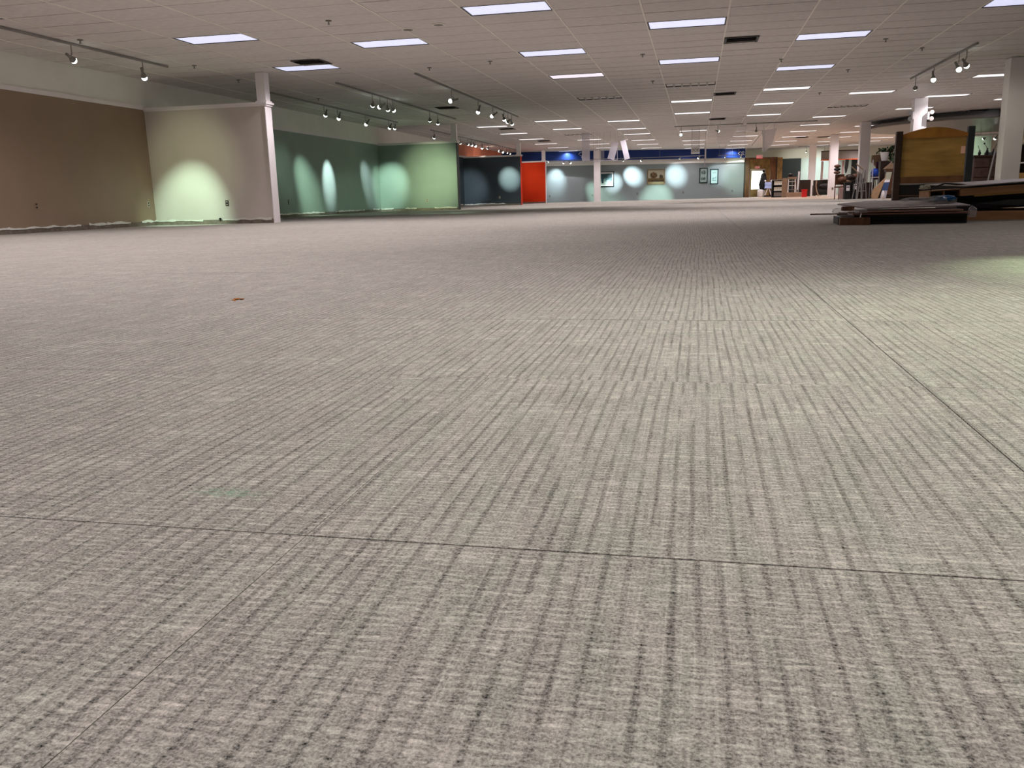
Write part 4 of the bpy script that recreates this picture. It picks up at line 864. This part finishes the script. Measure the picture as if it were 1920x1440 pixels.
# ------------------------------------------------------------------ right background: dresser, shelves, plant shelf, dropped disc ceiling
e = empty('dark_dresser', (at(1848, 370, 30).x, 30, 0), 0, 'dark brown dresser behind the headboard post', 'dresser')
MB().b2(-0.42, 0.5, 0, 0.5, 0, 1.28).build('carcass', mat('umber_wood', lin(0.045, 0.026, 0.02), 0.45, 0.25, 5), e, bevel=0.01); MB().b2(-0.46, 0.54, -0.04, 0.54, 1.28, 1.33).build('top', M_DARKWOOD, e)
for r_ in range(4):
    for s in (-0.40, 0.05):
        dr_ = MB().b2(s, s + 0.42, -0.02, 0, 0.06 + r_ * 0.30, 0.33 + r_ * 0.30).build('drawer', mat('umber_front', lin(0.052, 0.03, 0.023), 0.4, 0.25, 5), e, bevel=0.006)
        MB().ball(0.018, (s + 0.21, -0.035, 0.2 + r_ * 0.30), sub=1).build('knob', M_BLACK, dr_)
a = at(1846, 372, 26); b = at(1866, 283, 26)
e = empty('leaning_pole', (a.x, 26, 0), 0, 'grey metal pole leaning before the dark dresser', 'pole')
MB().cyl(0.022, (-0.03, 0, 0.0), (b.x - a.x, 0, b.z)).build('shaft', M_STEEL, e); MB().cyl(0.03, (-0.03, 0, 0.0), (-0.025, 0, 0.05)).build('foot', M_BLACK, e)
box_at(1853, 285, 1869, 372, 31.5, 0.4, M_CHAR, 'black_wardrobe', 'black upright cabinet beside the big right column', 'cabinet', bevel=0.01)
# mint wall behind
pw = struct(MB().b2(at(1822, 300, 44).x, at(1856, 300, 44).x, 44, 44.15, 0, 2.6).build('wall_booth', mat('mint_booth', lin(0.5, 0.6, 0.45), 0.6, 0.04, 1)), 'mint green booth wall behind the dresser')
e = empty('vase_row', (at(1847, 295, 30).x, 30.25, 1.33), 0, 'dark vases and twigs standing on the dresser', 'vases')
for q, (dx, h_) in enumerate(((-0.1, 0.16), (0.12, 0.22), (0.3, 0.18))): MB().lathe([(0.03, 0), (0.05, h_ * .4), (0.02, h_ * .8), (0.03, h_)], (dx, 0, 0), 10).build('vase', M_BLACK, e, True)
MB().tube([(0.12, 0, 0.2), (0.02, 0, 0.36)], 0.008, 5).tube([(0.3, 0, 0.15), (0.38, 0, 0.34)], 0.008, 5).tube([(-.1, 0, .15), (-.16, 0, .3)], .008, 5).ball(0.03, (0.02, 0, 0.36)).build('twig', M_BLACK, e)
track((11.2, 40.3), (12.8, 40.3), [(11.68, 40, 2.30, (11.5, 44, 1.7), 170, 60, 1.0, (0.88, 1.0, 0.88)), (12.11, 40, 2.30, (11.4, 42, 0.5), 40, 60, 1.0, G)], 'light track before the mint green booth wall', z=2.48)
# wooden shelf unit at the frame's right edge
sx0 = at(1902, 340, 27).x
e = empty('shelf_unit', (sx0 + 0.9, 27, 0), 0, 'dark shelf unit with a white shelf edge at the right edge of the photo', 'shelf')
MB().b2(-0.85, 0.85, 0.3, 0.34, 0, 1.5).build('back_panel', M_DARKWOOD, e)
for s in (-0.85, 0.82): MB().b2(s, s + 0.03, 0, 0.3, 0, 1.5).build('side_panel', M_DARKWOOD, e)
for z, m_ in ((0.05, M_BROWN), (0.45, M_BROWN), (0.98, M_PAPER), (1.47, M_DARKWOOD)): MB().b2(-0.82, 0.82, 0, 0.3, z, z + 0.03).build('shelf_board', m_, e)
MB().b2(-0.8, 0.5, -0.02, 0.0, 0.48, 0.72).build('amber_drawer', M_RAWWOOD, e)
# dropped circular ceiling disc
dc = struct(MB().lathe([(0.01, 0.0), (4.9, 0), (5.0, 0.02), (5.0, 0.13), (4.4, 0.14), (4.4, 0.305), (0.01, 0.305)], (0, 0, 0), 64).build('ceiling_disc', mat('disc_grey', lin(0.13, 0.115, 0.105), 0.3, 0.05, 2, spec=0.6)), 'round dropped ceiling disc above the stored furniture')
dc.location = (11.9, 39.2, 2.76)
# twin emergency lamps on the second column
for s, px, lb in ((-1, 1709, 'twin round emergency lamps on the left of the column behind the headboard'), (1, 1741, 'twin round emergency lamps on the right of the column behind the headboard')):
    p_ = at(px, 217, 29.3); e = empty('emergency_lamp', (c2.location.x + s * 0.19, 29.3, p_.z), 0, lb, 'emergency lamp')
    MB().box((0.05, 0.12, 0.22), (s * 0.025, 0, 0)).build('housing', M_TRIM, e)
    for z in (0.1, -0.09): MB().cyl(0.055, (s * 0.10, 0.05, z), (s * 0.12, -0.05, z), 0.066, 14).build('lamp_head', M_GREYB if s > 0 else M_HEAD, e)

# ------------------------------------------------------------------ pile of flat boards on the carpet (near right)
def slab(name, pts, z, th, m, lab, cat, dz=None, parent=None):
    """a flat board: outline pts (x, y), bottom at z, thickness th; dz lifts each corner"""
    dz = dz or [0] * len(pts)
    o = MB().prism([(x, y, z + h) for (x, y), h in zip(pts, dz)], (0, 0, th)).build(name, m, parent, bevel=0.0)
    return tag(o, lab, cat)
slab('dark_crate_base', [(1.64, 10.75), (3.00, 10.62), (3.02, 11.36), (1.68, 11.4)], 0.0, 0.085, M_BLACK, 'black flat carton at the bottom of the low board pile', 'carton')
slab('brown_end_block', [(1.63, 10.56), (1.95, 10.50), (1.96, 10.60), (1.64, 10.70)], 0.0, 0.085, M_BROWN, 'reddish brown block at the left corner of the low board pile', 'wood block')
slab('panel_board', [(1.80, 10.66), (3.00, 10.55), (3.03, 11.36), (1.72, 11.4)], 0.088, 0.02, M_DARKWOOD, 'lowest dark board of the low pile', 'board')
slab('panel_board', [(1.78, 10.62), (2.98, 10.50), (3.0, 11.36), (1.74, 11.4)], 0.112, 0.018, mat('edge_brown', lin(0.16, 0.075, 0.05), 0.3, 0.2), 'second board of the low pile with a shiny brown edge', 'board')
slab('panel_board', [(1.84, 10.60), (2.92, 10.50), (2.98, 11.36), (1.80, 11.4)], 0.140, 0.018, mat('edge_brown2', lin(0.22, 0.12, 0.09), 0.25, 0.2), 'third board of the low pile with a glossy pinkish edge', 'board')
slab('mirror_panel', [(1.93, 10.58), (3.08, 10.82), (3.08, 11.9), (2.2, 12.2), (1.69, 11.2)], 0.175, 0.014, M_GREYB, 'wide grey top board of the low pile, taped and tilted', 'board', dz=[0, 0.010, 0.050, 0.058, 0.047])
for q, (x, y, lx, ly) in enumerate(((2.15, 10.62, 0.14, 0.05), (2.55, 10.9, 0.3, 0.06), (2.78, 10.75, 0.12, 0.05))):
    tag(MB().box((lx, ly, 0.003), (0, 0, 0), (0, 0, 0.2 * q - .2)).subdiv(2).bump(0.0012, q).build('tape_strip', M_PAPER, loc=(x, y + 0.12, 0.193 + (y - 10.55) * 0.045)), ('short white tape on the left front corner of the grey top board', 'long white tape in the middle of the grey top board', 'white tape at the right front of the grey top board')[q], 'tape')
slab('thin_plank', [(1.34, 10.9), (1.75, 10.82), (1.76, 10.88), (1.35, 10.97)], 0.115, 0.014, M_BROWN, 'thin brown plank sticking out left of the low pile', 'plank', dz=[0.0, 0.0, 0, 0])
def wrap(name, loc, size, m, lab, seed, cat='plastic wrap', rot=0.0):
    b = MB(); q = bmesh.ops.create_icosphere(b.bm, subdivisions=3, radius=0.5); rg = random.Random(seed)
    for v in b.bm.verts:
        k = 1 + rg.uniform(-0.22, 0.18); v.co = Vector((v.co.x * size[0] * k, v.co.y * size[1] * k, max(v.co.z, -0.32) * size[2] * k))
    o = b.build(name, m, loc=loc); o.rotation_euler = (0, 0, rot); return tag(o, lab, cat)
wrap('plastic_wrap', (1.86, 10.62, 0.160), (0.18, 0.12, 0.07), M_WRAP, 'crumpled clear plastic on the left end of the low pile', 1)
wrap('plastic_wrap', (1.66, 10.85, 0.155), (0.16, 0.14, 0.07), M_WRAP, 'small crumpled plastic where the thin plank sticks out', 2)
wrap('plastic_wrap', (3.02, 10.52, 0.12), (0.09, 0.10, 0.15), M_WRAP, 'clear plastic hanging at the right corner of the low pile', 3)
tag(MB().tube([(1.855, 10.54, 0.13), (1.84, 10.53, 0.07), (1.835, 10.53, 0.01)], 0.006, 6).build('packing_strap', M_PAPER), 'white packing strap hanging at the left of the low pile', 'strap')
tag(MB().b2(-0.07, 0.07, -0.03, 0.03, 0, 0.05).build('brown_wedge', M_BROWN, loc=(1.74, 10.75, 0.160), bevel=0.005), 'small brown wedge under the tilted grey board', 'wedge')
wrap('film_sheet', (2.62, 11.15, 0.262), (0.42, 0.3, 0.06), M_WRAP, 'pale crumpled film lying on the back of the grey board', 5)
# second pile
slab('pallet_plank', [(3.10, 11.42), (4.9, 11.40), (4.9, 12.9), (3.12, 12.9)], 0.0, 0.105, M_PINE, 'thick brown timber base of the taller pile', 'timber base')
slab('void_fill', [(3.16, 11.65), (4.9, 11.55), (4.9, 12.8), (3.18, 12.7)], 0.108, 0.165, M_BLACK, 'black fill for the dark voids in the middle of the taller pile', 'bundle', dz=[0, 0.085, 0.085, 0])  # black solid filling the dark voids between timber base and crate
o = MB().prism([(3.35, 11.50, 0.20), (3.7, 11.46, 0.235), (4.9, 11.46, 0.25), (4.9, 11.46, 0.16), (3.8, 11.46, 0.165)], (0, 0.03, 0)).build('black_sheeting', mat('black_polythene', lin(0.035, 0.038, 0.04), 0.3, 0.3, 6, bump=0.8)); tag(o, 'sagging black plastic sheeting on the front of the taller pile', 'sheeting')
th = math.radians(3.0)
e = empty('divided_crate', (2.80, 11.5, 0.270), 0, 'open pine crate with divider cells tilted on the taller pile', 'crate'); e.rotation_euler = (0, -th, 0)
MB().b2(0, 2.1, 0, 0.012, -0.0, 0.008).b2(0, 0.36, 0.0, 0.5, 0.0, 0.008).build('bottom_lath', M_PINE, e); MB().b2(0, 2.1, 0.0, 0.012, 0.078, 0.09).b2(0, .36, 0, .5, .082, .09).build('top_lath', M_PINE, e)
for x in (0.0, 0.16, 0.345): MB().b2(x, x + 0.014, 0.0, 0.5, 0.0, 0.088).build('divider', M_PINE, e)
MB().b2(0.36, 2.1, -0.004, 0.012, 0.0, 0.088).build('side_plank', M_PINE, e); MB().b2(0.0, 0.36, 0.45, 0.47, 0, 0.088).build('back_board', M_BROWN, e)
MB().b2(0.5, 2.1, -0.012, -0.004, -0.018, 0.012).build('lower_batten', M_RAWWOOD, e)
MB().b2(0.36, 2.1, 0.02, 1.0, 0.0, 0.08).build('filled_core', M_CARD, e)
slab('cover_board', [(3.20, 11.48), (4.9, 11.42), (4.9, 12.9), (3.02, 12.6)], 0.400, 0.012, M_GREYB, 'grey cover board lying on the taller pile', 'board', dz=[0.0, 0.094, 0.10, 0.03])
slab('gap_shade', [(3.28, 11.50), (4.9, 11.45), (4.9, 12.7), (3.1, 12.5)], 0.384, 0.012, M_BLACK, 'black sheet for the dark gap under the grey cover board', 'gap shade', dz=[0.0, 0.094, 0.10, 0.02])  # black sheet stands for the shade in the gap below the cover
o = MB().tube([(2.86, 11.7, 0.372), (2.95, 11.75, 0.415), (3.04, 11.8, 0.448), (3.2, 11.8, 0.432), (3.3, 11.7, 0.41)], 0.012, 6).build('bent_trim', M_BLACK); tag(o, 'black bent rubber trim arching over the pine crate', 'trim')
wrap('blue_film_roll', (2.90, 11.22, 0.268), (0.26, 0.16, 0.075), M_BLUEWRAP, 'blue film bundle between the two piles', 7, 'film roll', 0.2)
wrap('plastic_wrap', (2.80, 11.12, 0.262), (0.20, 0.16, 0.09), M_WRAP, 'clear plastic around the blue film bundle', 8)
wrap('paper_scrap', (2.86, 12.0, 0.40), (0.13, 0.1, 0.07), mat('sage_paper', lin(0.45, 0.47, 0.38), 0.8, 0.2), 'crumpled sage paper behind the pine crate', 9, 'paper')

# ------------------------------------------------------------------ litter on the carpet
e = empty('leaf_crumbs', (-2.0, 3.43, 0.0), 0, 'orange brown crumbs on the left carpet', 'crumbs')
for q, (dx, dy, s) in enumerate(((0, 0, 0.011), (0.02, 0.01, 0.008), (-0.005, -0.02, 0.006), (0.012, -0.04, 0.004))):
    MB().ball(s, (dx, dy, s * 0.35), (1.6, 1, 0.55), 1).bump(0.0012, q).build('crumb', mat('orange_crumb', lin(0.42, 0.16, 0.04), 0.8, 0.2), e)
